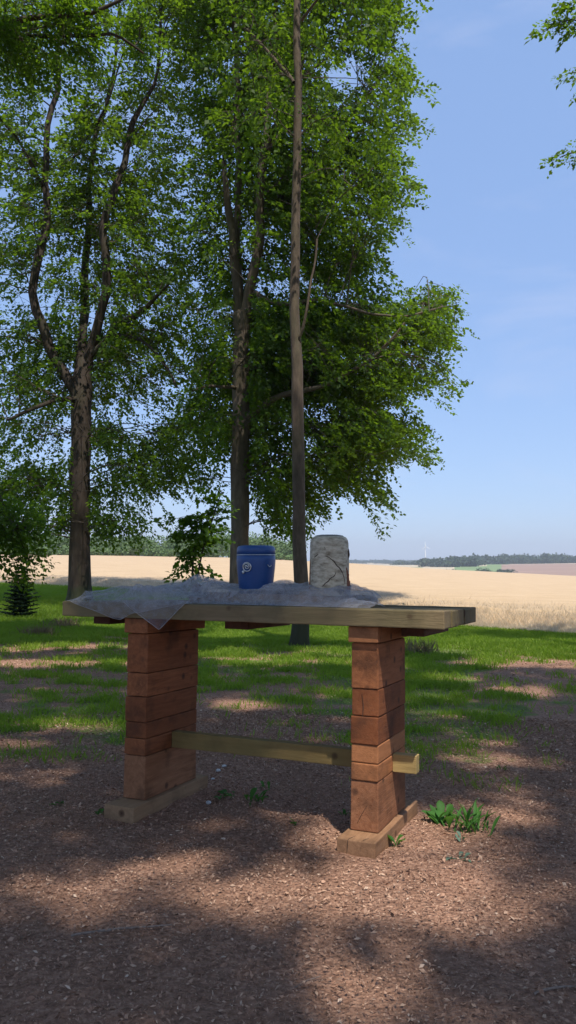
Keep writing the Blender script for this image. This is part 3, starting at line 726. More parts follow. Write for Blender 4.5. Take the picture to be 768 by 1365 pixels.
o = link('bark_mulch', mesh_np('bark_mulch', V, Fc), M_CHIP); o['kind'] = 'stuff'; tag(o, 'reddish brown bark mulch covering the clearing', 'mulch')

# ------------------------------------------------------------------ far woods
def wood(name, label, trees, leafm, lf, per):
    VV = []; n0 = 0; FF = []
    for (x, y, hgt, wd) in trees:
        z = float(terrain(x, y)); m = per
        q = nrm(rng.normal(0, 1, (m, 3)))*(rng.random((m, 1))**.3); q = q*(1+.35*(fbm(q[:, :1]*2+x, q[:, 1:2]*2, q[:, 2:]*2, 3, 2)-.5))
        c = np.array([x, y, z+hgt*.52]); P = c+q*np.array([wd/2, wd/2, hgt*.5])
        V, Fc = leaves(P, rng.normal(0, 1, (m, 3)), q+rng.normal(0, .5, (m, 3)), lf*rng.uniform(.6, 1.4, m), lf*rng.uniform(.5, 1.1, m))
        VV.append(V); FF.append(Fc[0]+n0); n0 += len(V)
    o = link(name, mesh_np(name, np.concatenate(VV), [np.concatenate(FF)]), leafm); o['kind'] = 'stuff'; tag(o, label, 'wood'); return o
tr = []
for k in range(150):
    px = rng.uniform(-120, 402); Yd = rng.uniform(262, 300); az = math.atan((px-384)/F)
    top = np.interp(px, [-120, 60, 130, 200, 300, 340, 402], [700, 704, 718, 712, 708, 711, 724])+rng.normal(0, 3)
    x = (px-384)/F*Yd; z = float(terrain(x, Yd)); ztop = CZ+ray(px, top)[2]*Yd; h = max(3., ztop-z)
    tr.append((x, Yd, h*rng.uniform(.8, 1.0), h*rng.uniform(.55, .9)))
for k in range(90):
    px = rng.uniform(-120, 402); Yd = 258+rng.uniform(0, 3); tr.append(((px-384)/F*Yd, Yd, rng.uniform(2, 4), rng.uniform(3, 6)))
wood('distant_wood', 'green wood edge along the far side of the wheat field, left of the log', tr, WOODL, .75, 420)
def dist_trees(pxr, Yr, hgt, wd, n, tops=None):
    out = []
    for k in range(n):
        px = rng.uniform(*pxr); Yd = rng.uniform(*Yr); out.append(((px-384)/F*Yd, Yd, rng.uniform(*hgt), rng.uniform(*wd)))
    return out
wood('distant_ridge_wood', 'dark wood along the distant ridge at the right horizon', dist_trees((600, 900), (1480, 1620), (7, 19), (12, 34), 230)+dist_trees((560, 640), (1200, 1500), (7, 13), (12, 20), 70)+dist_trees((520, 600), (1700, 2000), (7, 11), (14, 24), 60)
     + dist_trees((455, 620), (2700, 3100), (7, 12), (30, 60), 60), WOODD, 4.5, 110)
wood('distant_hedge', 'low hedge line below the bare brown field at the right', dist_trees((690, 900), (440, 500), (2.5, 6), (5, 9), 60)+dist_trees((585, 690), (700, 900), (3, 6), (6, 12), 45), WOODD, 1.3, 130)
# wind turbine
tp = at(567, 729, 2600); tb = float(terrain(tp[0], 2600))
root = empty('wind_turbine', (tp[0], 2600, tb)); tag(root, 'tiny white wind turbine far off on the horizon', 'wind turbine')
H_ = tp[2]-tb
V, Fc = tubes([(np.array([[0, 0, -2], [0, 0, H_*.5], [0, 0, H_]]), np.array([2.2, 1.7, 1.2]))], 10); link('tower', mesh_np('tower', V, Fc, True), M_WHITE, root)
V, Fc = tubes([(np.array([[0, -5, H_], [0, -4.9, H_], [0, 4, H_], [0, 4.2, H_]]), np.array([.1, 1.6, 1.6, .1]))], 8); link('nacelle', mesh_np('nacelle', V, Fc, True), M_WHITE, root)
for k in range(3):
    a = R(95+120*k); d = np.array([math.cos(a), 0, math.sin(a)]); c = np.array([0, -5.2, H_])
    s = np.array([-math.sin(a), 0, math.cos(a)]); t = np.array([0, .4, 0])
    pr = [(1.5, .7), (4, 1.2), (11, .8), (18, .2)]
    V = np.array([c+d*l+s*w_*sg+t*tt for l, w_ in pr for sg, tt in ((-1, -1), (1, -1), (1, 1), (-1, 1))])
    Fq = [[4*i+j, 4*i+(j+1) % 4, 4*i+4+(j+1) % 4, 4*i+4+j] for i in range(3) for j in range(4)]+[[0, 1, 2, 3], [12, 13, 14, 15]]
    link('blade', mesh_np('blade', V, [np.array(Fq)]), M_WHITE, root)

# ------------------------------------------------------------------ table
table = empty('altar_table', (O2[0], O2[1], 0), (BE, .003, -TA))
tag(table, 'heavy timber table on two stacked-block posts in the shaded clearing', 'table')
def rough_box(name, x0, x1, y0, y1, z0, z1, mat, parent, seed=0, bev=.006, cuts=10, amp=.0025, taper=0):
    bm = bmesh.new(); nx = max(1, int((x1-x0)/.06)); ny = max(1, int((y1-y0)/.06)); nz = max(1, int((z1-z0)/.04))
    bmesh.ops.create_cube(bm, size=1)
    for v in bm.verts: v.co = Vector((x0 if v.co.x < 0 else x1, y0 if v.co.y < 0 else y1, z0 if v.co.z < 0 else z1))
    bmesh.ops.bevel(bm, geom=bm.edges[:], offset=bev, segments=2, affect='EDGES', profile=.6)
    for ax, nn, lo, hi in ((0, nx, x0, x1), (1, ny, y0, y1), (2, nz, z0, z1)):
        for i in range(1, nn):
            co = [0, 0, 0]; co[ax] = lo+(hi-lo)*i/nn; no = [0, 0, 0]; no[ax] = 1
            bmesh.ops.bisect_plane(bm, geom=bm.verts[:]+bm.edges[:]+bm.faces[:], plane_co=co, plane_no=no)
    vs = np.array([v.co[:] for v in bm.verts]); d = [fbm(vs[:, 0]*9+seed, vs[:, 1]*9+k*5, vs[:, 2]*9, 90+k, 3)-.5 for k in range(3)]
    for i, v in enumerate(bm.verts):
        v.co += Vector((d[0][i], d[1][i], d[2][i]))*amp*2
        if taper: v.co.x = (x0+x1)/2+(v.co.x-(x0+x1)/2)*(1+taper*(z1-v.co.z)/(z1-z0))
    me = bpy.data.meshes.new(name); bm.to_mesh(me); bm.free()
    for p in me.polygons: p.use_smooth = False
    return link(name, me, mat, parent)
# in the table's frame x runs to its right end, y away from the viewer
ZT = 1.0913; TH = .0818; ed = [0, .16, .322, .483, .646, .808]
for k in range(5):
    rough_box('tabletop_plank', -2.137+[0, .006, -.004, .003, 0][k], [0, .004, -.003, .002, .0][k], ed[k]+.0015, ed[k+1]-.0015, ZT-TH, ZT-[0, .002, .001, .003, 0][k], T_TOP, table, k*3.1, .006)
for x0, x1 in ((-.262, -.148), (-1.237, -1.095), (-2.098, -1.985)):
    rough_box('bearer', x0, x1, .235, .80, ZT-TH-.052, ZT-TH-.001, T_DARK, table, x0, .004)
def post(x0, x1, y0, y1, cuts, y1c):
    rough_box('cap_block', x0-.012, x1+.004, y0-.018, y1c+.03, cuts[0]+.002, ZT-TH-.0015, T_RED, table, x0*7, .005)
    for i in range(len(cuts)-1):
        j = [0, .004, -.003, .002, -.002, .003, 0][i]; e = [0, .002, -.001, .001, .0015, 0, 0][i]
        rough_box('post_block', x0+e, x1+e*.5, y0+j, y1+j*.7, cuts[i+1]+.0015, cuts[i]-.0015, T_RED if i < len(cuts)-2 else T_RED2, table, x0*5+i*2.3, .005, taper=.03 if i == len(cuts)-2 else 0)
T_RED2 = timber('lower_block_timber', (.19, .075, .036), (.37, .17, .085), .5, 'Y')
post(-.452, -.320, .045, .525, [.932, .717, .590, .461, .376, .295, .066], .56)
post(-1.714, -1.583, .030, .561, [.929, .721, .597, .465, .380, .292, .066], .60)
foot_r = rough_box('foot', -.473, -.291, -.086, .677, -.015, .065, T_FOOT, table, 3, .005)
rough_box('foot', -1.735, -1.553, -.101, .662, -.015, .065, T_FOOT, table, 8, .005)
rough_box('stretcher', -1.58, -.455, .284, .344, .2935, .3798, T_RAIL, table, 5, .004)
rough_box('stretcher_end', -.318, -.199, .284, .344, .2935, .3798, T_RAIL, table, 15, .004)
# drying cracks in the right foot and the right post
def crack(pts, w, parent=table, mat=M_CRACK, name='crack'):
    P, r = smooth_line(pts, [w*.4]+[w]*(len(pts)-2)+[w*.25] if len(pts) > 2 else [w, w*.3], 12)
    V, Fc = tubes([(P, r)], 5); return link(name, mesh_np(name, V, Fc, True), mat, parent)
crack([(-.425, -.0862, .004), (-.422, -.0864, .03), (-.42, -.0866, .062), (-.415, -.06, .0652), (-.405, -.02, .0652)], .0016, foot_r)
crack([(-.36, -.0862, .02), (-.362, -.0864, .04), (-.352, -.07, .0655), (-.335, -.02, .0652)], .001, foot_r)
crack([(-.40, .0455, .70), (-.392, .0452, .63), (-.40, .0452, .55), (-.395, .0452, .47)], .0016)
crack([(-.42, .0462, .10), (-.40, .0460, .14), (-.37, .0460, .19)], .0012)

# things on the table: placed in the same frame
def on_table(u, v, z=0):
    c, s = math.cos(-TA), math.sin(-TA); x, y = -u, v
    g = O2+u*U2+v*V2 - z*AL*U2 - z*BE*V2
    return (g[0], g[1], z+u*AL+v*BE)
TR = (BE, .003, -TA)
ZS = ZT+.058
# low slab raising urn and log under the netting
def slab_mesh():
    n = 72; V = []
    for lay, (zz, sc) in enumerate(((0, .96), (.02, 1.0), (.045, 1.0), (.056, .97))):
        for k in range(n):
            a = 2*PI*k/n; rr = 1+.14*float(fbm(math.cos(a)*2+5, math.sin(a)*2, lay*.4, 12, 3))-.07
            V.append((.54*math.cos(a)*rr*sc, .27*math.sin(a)*rr*sc, zz+.006*math.sin(a*3)))
    F4 = [(l*n+k, l*n+(k+1) % n, (l+1)*n+(k+1) % n, (l+1)*n+k) for l in range(3) for k in range(n)]
    V += [(0, 0, 0), (0, 0, .058)]; c0 = len(V)-2
    me = bpy.data.meshes.new('bark_slab'); me.from_pydata(V, [], F4+[(c0, (k+1) % n, k) for k in range(n)]+[(c0+1, 3*n+k, 3*n+(k+1) % n) for k in range(n)]); return me
sl = link('bark_slab', slab_mesh(), M_SLAB); sl.location = on_table(1.0, .43, ZT+.001); sl.rotation_euler = TR
tag(sl, 'low brown live-edge slab of bark wood half hidden under the netting', 'wood slab')
# blue urn
def lathe(prof, n=64):
    V = []; 
    for r, z in prof:
        for k in range(n): a = 2*PI*k/n; V.append((r*math.cos(a), r*math.sin(a), z))
    m = len(prof); F4 = [(l*n+k, l*n+(k+1) % n, (l+1)*n+(k+1) % n, (l+1)*n+k) for l in range(m-1) for k in range(n)]
    c = len(V); V += [(0, 0, prof[0][1]), (0, 0, prof[-1][1])]
    F3 = [(c, (k+1) % n, k) for k in range(n)]+[(c+1, (m-1)*n+k, (m-1)*n+(k+1) % n) for k in range(n)]
    me = bpy.data.meshes.new('lathe'); me.from_pydata(V, [], F4+F3)
    for p in me.polygons: p.use_smooth = True
    return me
def find_u(px, v, z):           # table coordinate that shows at a pixel column
    lo, hi = -1., 3.
    for _ in range(40):
        m = (lo+hi)/2
        if to_px(np.array(on_table(m, v, z)))[0] > px: lo = m
        else: hi = m
    return m
uu = find_u(341.5, .40, ZS+.1); ul = on_table(uu, .40, ZS+.002)
sU = 64.5/ (F/ul[1]); k_ = sU/.27
urn = empty('urn', ul, (0, 0, 0)); tag(urn, 'blue urn with a silver rose emblem on the netting', 'urn')
hw = 25.8/(F/ul[1]); bw = 21.5/(F/ul[1]); Hh = 64.5/(F/ul[1]); seam = Hh*.80
link('body', lathe([(bw*.94, 0), (bw, .004), (bw*1.035, Hh*.12), (bw*1.12, Hh*.35), (hw*.985, Hh*.55), (hw*1.01, Hh*.68), (hw*.99, seam-.004), (hw*.96, seam-.001)]), M_BLUE, urn)
link('silver_band', lathe([(hw*.97, seam-.002), (hw*1.006, seam-.001), (hw*1.006, seam+.0015), (hw*.97, seam+.003)]), M_SILVER, urn)
link('lid', lathe([(hw*.96, seam+.002), (hw*.995, seam+.004), (hw*.995, Hh*.90), (hw*.965, Hh*.95), (hw*.90, Hh*.982), (hw*.75, Hh*.995), (hw*.3, Hh*1.0)]), M_BLUE, urn)
em_a = math.atan2(-ul[1], -ul[0]) - R(27)      # a little left of the viewer's line
def emb(name, lines, sides=8, parent=urn, mat=M_SILVER):
    V, Fc = tubes(lines, sides); o = link(name, mesh_np(name, V, Fc, True), mat, parent); return o
def on_urn(a, z, out=.0): 
    r = np.interp(z, [0, Hh*.12, Hh*.35, Hh*.55, Hh*.68], [bw, bw*1.035, bw*1.12, hw*.985, hw*1.01])+out; return np.array([r*math.cos(a), r*math.sin(a), z])
zc_ = Hh*.555; er = .0235
ringp = np.array([on_urn(em_a+er*math.cos(t)/hw, zc_+er*math.sin(t), .004) for t in np.linspace(0, 2*PI, 33)]); e = emb('emblem', [(ringp, np.full(33, .0032))])
sp = np.array([on_urn(em_a+(.003+.012*t/7)*math.cos(t)/hw*1.0, zc_+.002+(.002+.0125*t/7)*math.sin(t), .006) for t in np.linspace(0, 9, 40)]); emb('rose', [(sp, np.linspace(.004, .0022, 40))], parent=e)
st_ = np.array([on_urn(em_a+(-.016-.012*t)/hw, zc_-.016-.022*t, .005) for t in np.linspace(0, 1, 8)])
lf_ = [(np.array([on_urn(em_a+(-.024+math.cos(q)*.010*t)/hw, zc_-.028+math.sin(q)*.010*t, .005) for t in np.linspace(0, 1, 5)]), np.array([.0035, .0045, .004, .003, .0008])) for q in (0.4, 1.6, 2.8, 4.2, 5.3)]
emb('leaf_spray', [(st_, np.linspace(.003, .002, 8))]+lf_, parent=e)
a2 = em_a+R(75)
hp = np.array([on_urn(a2-.25*(1-t)-.0, Hh*.59-.010*math.sin(t*PI)+.004*(1-t), .006) for t in np.linspace(0, 1, 14)]); emb('side_clasp', [(hp, np.full(14, .0022))])
# pale log urn
uu = find_u(439, .36, ZS+.15); ll = on_table(uu, .36, ZS+.002); m_ = F/ll[1]
y_top = 714.5; y_b = to_px(np.array(ll))[1]; LH = (y_b-y_top)/m_*.985; LW = 26.3/m_
log = empty('log_urn', ll); tag(log, 'pale weathered log section standing upright on the netting, dark cracked', 'log')
def log_side():
    n = 72; m = 60; V = []
    for i in range(m+1):
        t = i/m; z = LH*t; rb = LW*np.interp(t, [0, .5, .88, .94, .98, 1], [1.03, 1.0, .98, .945, .87, .76])
        for k in range(n):
            a = 2*PI*k/n; r = rb*(1+.045*(float(fbm(math.cos(a)*1.6, math.sin(a)*1.6, z*5, 31, 3))-.5)*2+.012*math.sin(7*a+z*8))
            V.append((r*math.cos(a), r*math.sin(a), z))
    return np.array(V), n, m
Vl, n_, m__ = log_side()
Q = np.array([(l*n_+k, l*n_+(k+1) % n_, (l+1)*n_+(k+1) % n_, (l+1)*n_+k) for l in range(m__) for k in range(n_)])
link('log_side', mesh_np('log_side', Vl, [Q], True), M_LOGS, log)
tv = []; 
for j, (s_, dz) in enumerate(((1.0, 0), (.9, .006), (.6, .010), (.25, .011))):
    for k in range(n_): p = Vl[m__*n_+k]; tv.append((p[0]*s_, p[1]*s_, LH+dz-.0005))
tv.append((0, 0, LH+.011)); F4 = [(l*n_+k, l*n_+(k+1) % n_, (l+1)*n_+(k+1) % n_, (l+1)*n_+k) for l in range(3) for k in range(n_)]
me = bpy.data.meshes.new('log_top'); me.from_pydata(tv, [], F4+[(4*n_, 3*n_+k, 3*n_+(k+1) % n_) for k in range(n_)])
for p in me.polygons: p.use_smooth = True
link('log_top', me, M_LOGT, log)
va = math.atan2(-ll[1], -ll[0])
def on_log(px, py, out=0.):
    s_ = (px-439)/26.3; s_ = max(-.985, min(.985, s_)); a = va+math.asin(s_); z = (y_b-py)/m_*.985
    i = int(np.clip(z/LH*m__, 0, m__-1)); f_ = z/LH*m__-i; k = (a % (2*PI))/(2*PI)*n_; k0 = int(k) % n_
    p = Vl[i*n_+k0]*(1-f_)+Vl[(i+1)*n_+k0]*f_; r = math.hypot(p[0], p[1])+out
    return np.array([r*math.cos(a), r*math.sin(a), z])
def crk(name, pts, mat=M_CRACK):
    P = [on_log(p[0], p[1], -.0005) for p in pts]; L = smooth_line(P, [p[2]/m_/2 for p in pts], 26, .003, 4)
    V, Fc = tubes([L], 7, .5); link(name, mesh_np(name, V, Fc, True), mat, log)
crk('crack', [(434, 741, .6), (438, 742, 1.0), (442, 745, .9), (446, 748, 1.7), (449, 753, 1.3), (453, 757, 2.0), (456, 763, 1.2), (458, 769, 1.5), (459, 778, .6)])
crk('crack', [(448, 762, .5), (446, 767, 1.3), (441, 770, 1.0), (438, 774, 1.7), (434, 777, 1.0), (431, 781, 1.2)])
crk('crack', [(420, 742.5, .6), (422.5, 740.5, 1.2), (425, 738.5, .7)]); crk('crack', [(433, 729, .5), (434, 731, .8), (434, 733, .5)])
crk('inner_bark', [(461, 756, 2), (463, 768, 5), (463, 782, 6), (460, 790, 5)], M_LOGR)
crk('inner_bark', [(414.5, 745, .8), (414, 765, 2), (414, 785, 2.4)], M_LOGR)
P = [on_log(464.7, y, .004) for y in (731, 735, 739, 743)]; V, Fc = tubes([(np.array(P), np.array([.001, .004, .006, .002]))], 8, .5); link('bark_knob', mesh_np('bark_knob', V, Fc, True), M_CRACK, log)
# shallow black tray and wood block behind the urn
uu = find_u(380, .66, ZS+.02); tl_ = on_table(uu, .66, ZT+.001)
tray = link('tray', lathe([(.055, 0), (.075, .004), (.088, .09), (.090, .118), (.084, .118), (.07, .02), (.05, .012)], 48), M_BLACK); tray.location = tl_; tray.rotation_euler = TR
tag(tray, 'shallow black bowl behind the blue urn, only its dark rim showing', 'bowl')
uu = find_u(263, .45, ZS+.02); bl = rough_box('wood_block', -.022, .022, -.02, .02, 0, .05, T_DARK, None, 4, .003)
bl.location = on_table(uu, .45, ZS+.004); bl.rotation_euler = (0, 0, .5); tag(bl, 'small brown wooden block standing left of the urn on the bark slab', 'wood block')

# netting: a sheet over the left half of the top, bunched round urn and log
def cover_height(u, v):
    e = ((u-1.0)/.57)**2+((v-.43)/.30)**2
    return .066*np.clip((1.18-e)/.32, 0, 1)
lu = find_u(439, .36, ZS+.1); ru = find_u(341.5, .40, ZS+.1)
def netting(seed, u0, u1, nu, nv, hang, vf, vb, puff, amp, piles):
    us = np.linspace(u0, u1, nu); V = []
    q = np.linspace(0, 1, nv); Uu, Qq = np.meshgrid(us, q, indexing='ij')
    VF = vf(us)[:, None]; VB = vb(us)[:, None]; HG = hang(us)[:, None]
    Ltot = (VB-VF)+HG+1e-6; s = Qq*Ltot; vv = VB-s; over = np.maximum(s-(VB-VF), 0)
    v = np.where(over > 0, VF-.004-.012*np.clip(over/.03, 0, 1), vv)
    z = np.where(over > 0, -over, 0)
    f = fbm(Uu*6+seed, v*7+z*4, seed, seed, 2); rid = 1-np.abs(2*fbm(Uu*10+seed+v*5, v*5-Uu*3, 3+seed, seed+5, 2)-1)
    edge = np.clip((v-VF)/.05, 0, 1)*np.clip((VB-v)/.05, .25, 1)
    h = .004+cover_height(Uu, v)+edge*(puff(Uu)*(.35+.9*f)+amp*rid**3)
    for (pu, pv, pr, ph, hole) in piles:
        d = np.hypot(Uu-pu, v-pv); w = np.exp(-((np.maximum(d-hole, 0))/pr)**2)*np.where(d < hole*.93, 0.0, 1)
        h = h + edge*ph*w*(.45+.9*rid)
    for (pu, pv, pr) in ((ru, .40, bw*.98), (lu, .36, LW*.98)):
        d = np.hypot(Uu-pu, v-pv); h = np.where(d < pr, np.minimum(h, .0585), h)
    for (pu, pv, pr, q_) in ((ru, .25, .15, .25), (lu, .22, .15, .6)):
        w = np.exp(-((Uu-pu)/pr)**4)*np.clip((.42-v)/.1, 0, 1); base = .004+cover_height(Uu, v); h = np.where(h > base, base+(h-base)*(1-w*(1-q_)), h)
    z = np.where(over > 0, z+.004, h)
    yoff = np.where(over > 0, -.010*(f-.4)*np.clip(over/.05, 0, 1), 0)
    P = np.stack([-Uu, v+yoff, ZT+z], -1).reshape(-1, 3)
    i = np.arange(nu-1)[:, None]*nv; j = np.arange(nv-1)[None, :]
    Fq = np.stack([i+j, i+nv+j, i+nv+j+1, i+j+1], -1).reshape(-1, 4)
    return P, Fq, nv
net = empty('netting', (O2[0], O2[1], 0), TR); tag(net, 'crumpled grey tulle netting draped over the left of the tabletop', 'netting')
def tri(us, pts): return np.interp(us, [p[0] for p in pts], [p[1] for p in pts])
P1, F1, nv1 = netting(3, .42, 2.105, 260, 90, lambda u: tri(u, [(0, 0), (1.34, 0), (1.36, .0), (1.60, .05), (1.66, .058), (1.73, .094), (1.78, .088), (1.92, .045), (2.05, .012), (2.08, 0), (3, 0)]),
    lambda u: np.where(u > 1.32, -.003, .02+.05*fbm(u*9, 0*u, 0, 5, 3)), lambda u: np.interp(u, [.4, .6, 1.4, 1.8, 2.11], [.46, .6, .66, .6, .3]),
    lambda u: tri(u, [(0, .0), (.45, .01), (1.2, .012), (1.45, .045), (1.62, .085), (1.78, .07), (1.95, .06), (2.07, .015), (2.11, 0)]), .02, [(lu, .36, .04, .008, LW*1.0), (ru, .40, .05, .006, bw)])
low_ = link('lower_layer', mesh_np('lower_layer', P1, [F1], True), M_TULLE, net)
P2, F2_, nv2 = netting(17, 1.30, 1.80, 120, 70, lambda u: tri(u, [(1.3, 0), (1.34, 0), (1.478, .134), (1.486, .136), (1.494, .133), (1.72, 0), (1.8, 0)]),
    lambda u: -.0055+0*u, lambda u: .5+0*u, lambda u: tri(u, [(1.30, .03), (1.5, .08), (1.68, .095), (1.8, .02)]), .016, [])
upf_ = link('upper_fold', mesh_np('upper_fold', P2, [F2_], True), M_TULLE, net)
P3, F3_, nv3 = netting(29, .36, 1.36, 200, 70, lambda u: 0*u, lambda u: .012+.09*fbm(u*12, 0*u+3, 0, 8, 3), lambda u: np.interp(u, [.36, .6, 1.36], [.32, .55, .5]), lambda u: tri(u, [(.36, 0), (.42, .02), (1.2, .02), (1.36, .01)]), .026,
    [(lu, .33, .05, .014, LW*.98), (ru, .40, .05, .006, bw), ((lu+ru)/2+.03, .3, .12, .02, 0)])
link('crumpled_layer', mesh_np('crumpled_layer', P3, [F3_], True), M_TULLE, net)
def hem(Pg, nv, i0, i1, par, w=.0014):
    L = Pg.reshape(-1, nv, 3)[i0:i1, -1, :]; V, Fc = tubes([(L, np.full(len(L), w))], 5); link('hem', mesh_np('hem', V, Fc, True), M_HEM, par)
hem(P1, nv1, 145, 259, low_); hem(P2, nv2, 8, 102, upf_)

# ------------------------------------------------------------------ small things on the ground
def stick(label, a, b, r, sag=0):
    A = np.array(G(*a)); B = np.array(G(*b)); A[2] += r+.006; B[2] += r+.006
    m = (A+B)/2+np.array([0, .01, sag]); o_ = empty('stick', tuple(A)); tag(o_, label, 'stick')
    L = smooth_line([A, A*.6+B*.4+[0, .012, 0], m*.4+B*.6, B], [r, r*.95, r*.8, r*.45], 22, .03, 6); V, Fc = tubes([(L[0]-A, L[1])], 8, .25)
    C.objects.unlink(o_); bpy.data.objects.remove(o_); o = link('stick', mesh_np('stick', V, Fc, True), M_STICK); o.location = A; tag(o, label, 'stick'); return o
M_STICK = plain('dry_stick', [(.3, (.16, .11, .085)), (.7, (.34, .26, .21))], 60)
stick('long straight dry stick on the mulch at the lower left', (95, 1252), (226, 1236), .0045)
stick('short dry stick at the right edge of the mulch, lower right corner', (712, 1330), (775, 1319), .004)
stick('thin twig at the bottom centre of the mulch', (392, 1323), (425, 1306), .003)
stick('pale thin twig in the shade left of the left post', (42, 980), (62, 985), .005)
def stone(px, py, s_, label, grp=None):
    g = G(px, py); bm = bmesh.new(); bmesh.ops.create_icosphere(bm, subdivisions=2, radius=1)
    for v in bm.verts:
        d = 1+.5*(float(fbm(v.co.x*1.3+px, v.co.y*1.3, v.co.z*1.3, 6, 2))-.5); v.co = Vector((v.co.x*s_*1.25*d, v.co.y*s_*d, v.co.z*s_*.6*d))
    me = bpy.data.meshes.new('stone'); bm.to_mesh(me); bm.free(); o = link('stone', me, M_STONE); o.location = (g[0], g[1], g[2]+s_*.35); o.rotation_euler = (0, 0, px)
    tag(o, label, 'stone', 'pale stones behind the left foot')
stone(291, 1028, .016, 'whitish pebble behind the left foot, left one of the upper pair'); stone(299, 1022, .014, 'whitish pebble behind the left foot, right one of the upper pair')
stone(284, 1039, .011, 'small grey pebble just below the whitish pair'); stone(278, 1071, .015, 'pale pebble lying close in front of the left foot')
def weed(px, py, nl, L, sp, label, mat=WEED, upright=.8, w=.2, grp='weeds sprouting from the mulch'):
    g = G(px, py); P = rng.normal(0, sp, (nl, 3)); P[:, 2] = 0; VV = []; FF = []; n0 = 0
    root = empty('weed', g); tag(root, label, 'plant', grp)
    stems = []
    for i in range(nl):
        a = rng.random()*2*PI; d = np.array([math.cos(a), math.sin(a), 0]); l = L*rng.uniform(.55, 1.1); e_ = upright*rng.uniform(.7, 1.2); ww = l*w*rng.uniform(.7, 1.2)
        pts = [P[i]+d*l*(1-e_*.6)*t+np.array([0, 0, 1.])*l*(e_*t-.35*t*t*(1.3-e_*.5)) for t in np.linspace(0, 1, 7)]; sd = np.cross(d, [0, 0, 1.])
        wd = ww*np.array([.15, .4, .8, 1, .9, .55, .04])/2
        V = np.array([p+sd*s_*q+np.array([0, 0, abs(s_)*q*.5]) for p, q in zip(pts, wd) for s_ in (-1, 0, 1)])
        for k in range(6):
            for c in (0, 1): FF.append((n0+3*k+c, n0+3*k+c+1, n0+3*k+c+4, n0+3*k+c+3))
        VV.append(V); n0 += len(V)
        stems.append((np.array([P[i]-[0, 0, .01], P[i]*.9+[0, 0, .004], pts[1]]), np.array([.002, .0018, .001])))
    V, Fc = tubes(stems, 4); VL = np.concatenate(VV); C.objects.unlink(root); bpy.data.objects.remove(root)
    o = link('weed', mesh_np('weed', np.vstack([VL, V]), [np.array(FF), Fc[0]+len(VL)], True), mat); o.location = g; tag(o, label, 'plant', grp)
weed(590, 1098, 26, .14, .025, 'leafy green weed tuft right of the right foot, left clump of two', w=.28)
weed(628, 1108, 34, .19, .045, 'tall grassy weed tuft right of the right foot, right clump of two', w=.12, upright=.95)
weed(527, 1126, 5, .11, .008, 'small bright leaf plant against the right foot', w=.42)
weed(607, 1146, 7, .09, .03, 'pale grey-green seedling below the tall weed tufts', WEEDB, .5, .3)
weed(613, 1121, 4, .08, .015, 'small pale leaf sticking out under the tall weed tufts', WEEDB, .8, .3)
weed(304, 1062, 9, .10, .03, 'low round-leaved weed in the shade under the table, left one', w=.4, upright=.5)
weed(344, 1068, 13, .12, .03, 'upright green weed in the shade under the table, right one', w=.26)
weed(79, 1073, 6, .06, .015, 'small green sprig on the mulch left of the left foot', w=.35, upright=.5)
weed(394, 1100, 4, .06, .008, 'single bright sprout on sunlit mulch between the feet', w=.4)
weed(461, 1089, 5, .06, .01, 'tiny sprout beside the left side of the right post', w=.3)
weed(133, 1087, 5, .06, .012, 'tiny sprig at the left end of the left foot', w=.35)
weed(352, 1052, 6, .08, .02, 'tiny leaves farther back under the table', w=.35)
weed(668, 1028, 5, .08, .012, 'lone upright shoot on the mulch right of the table', w=.22)
def tuft(px, py, n, L, sp, label):
    g = G(px, py); X = rng.normal(0, sp, n)+g[0]; Y = rng.normal(0, sp*.6, n)+g[1]
    V, Fc = blades(X, Y, L*rng.uniform(.5, 1.1, n), .012+0*X, .4); o = link('dry_grass_tuft', mesh_np('t', V-np.array(g), Fc), DRYG); o.location = g; tag(o, label, 'grass tuft', 'dry grass tufts on the left bank')
tuft(52, 848, 300, .26, .17, 'straw-coloured dry grass tuft on the bank at the left'); tuft(85, 838, 200, .3, .2, 'thin dry grass behind the straw tuft, near the left end of the table')
tuft(560, 872, 160, .3, .17, 'faded tall grass just right of the right post')

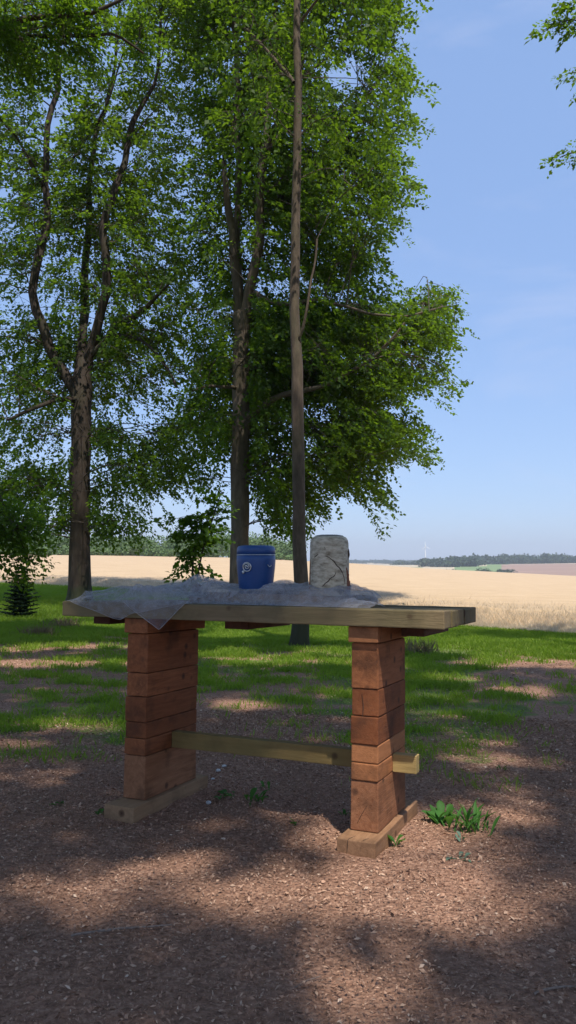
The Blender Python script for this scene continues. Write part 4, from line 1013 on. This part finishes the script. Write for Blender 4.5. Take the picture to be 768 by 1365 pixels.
# ------------------------------------------------------------------ light, world, camera
sun = bpy.data.objects.new('sun', bpy.data.lights.new('sun', 'SUN')); C.objects.link(sun)
sun.data.energy = 4.9; sun.data.angle = R(.53); sun.data.color = (1, .95, .87)
sun.rotation_euler = Vector(SUN).to_track_quat('Z', 'Y').to_euler()
bpy.ops.mesh.primitive_cube_add(size=1); hz_ = bpy.context.object; hz_.name = 'haze'; hz_.data.name = 'haze'; hz_['kind'] = 'stuff'
hz_.scale = (9800, 9800, 150); hz_.location = (0, 0, 53)
m, nt, out = newmat('haze_air'); pv = nt.nodes.new('ShaderNodeVolumePrincipled'); pv.inputs['Color'].default_value = (.9, .93, .98, 1); pv.inputs['Density'].default_value = .00024; pv.inputs['Anisotropy'].default_value = .2
nt.links.new(pv.outputs[0], out.inputs['Volume']); hz_.data.materials.append(m)
w = bpy.data.worlds.new('World'); S.world = w; w.use_nodes = True; nt = w.node_tree; nt.nodes.clear()
out = nt.nodes.new('ShaderNodeOutputWorld'); bg = nt.nodes.new('ShaderNodeBackground'); sky = nt.nodes.new('ShaderNodeTexSky')
sky.sky_type = 'NISHITA'; sky.sun_disc = False; sky.sun_elevation = R(SUN_EL); sky.sun_rotation = math.atan2(SUN[0], SUN[1]); sky.altitude = 300; sky.air_density = 1.0; sky.dust_density = .6; sky.ozone_density = 1.6
tc = nt.nodes.new('ShaderNodeTexCoord'); mp = nt.nodes.new('ShaderNodeMapping'); mp.inputs['Scale'].default_value = (1.2, 1.2, 4.5); nt.links.new(tc.outputs['Generated'], mp.inputs[0])
cn = noise(nt, mp.outputs[0], 2.3, 6, .6, .4); cf = ramp(nt, cn, [(.50, (0, 0, 0)), (.80, (.35, .35, .35))])
veil = mix(nt, .55, sky.outputs[0], (2.35, 3.75, 6.9)); skc = mix(nt, cf, veil, (4.5, 4.8, 6.2))
nt.links.new(skc, bg.inputs[0]); bg.inputs[1].default_value = .13; nt.links.new(bg.outputs[0], out.inputs[0])
cam = bpy.data.objects.new('camera', bpy.data.cameras.new('camera')); C.objects.link(cam)
cam.location = (0, 0, CZ); cam.rotation_euler = (R(90)+PITCH, 0, 0); cam.data.sensor_fit = 'VERTICAL'; cam.data.sensor_height = 36; cam.data.lens = F/1365*36
cam.data.clip_start = .05; cam.data.clip_end = 12000; S.camera = cam
S.view_settings.view_transform = 'Standard'; S.view_settings.look = 'None'; S.view_settings.exposure = .28; S.view_settings.gamma = 1
S.render.engine = 'CYCLES'; S.cycles.max_bounces = 8; S.cycles.diffuse_bounces = 4; S.cycles.transparent_max_bounces = 16; S.cycles.transmission_bounces = 6
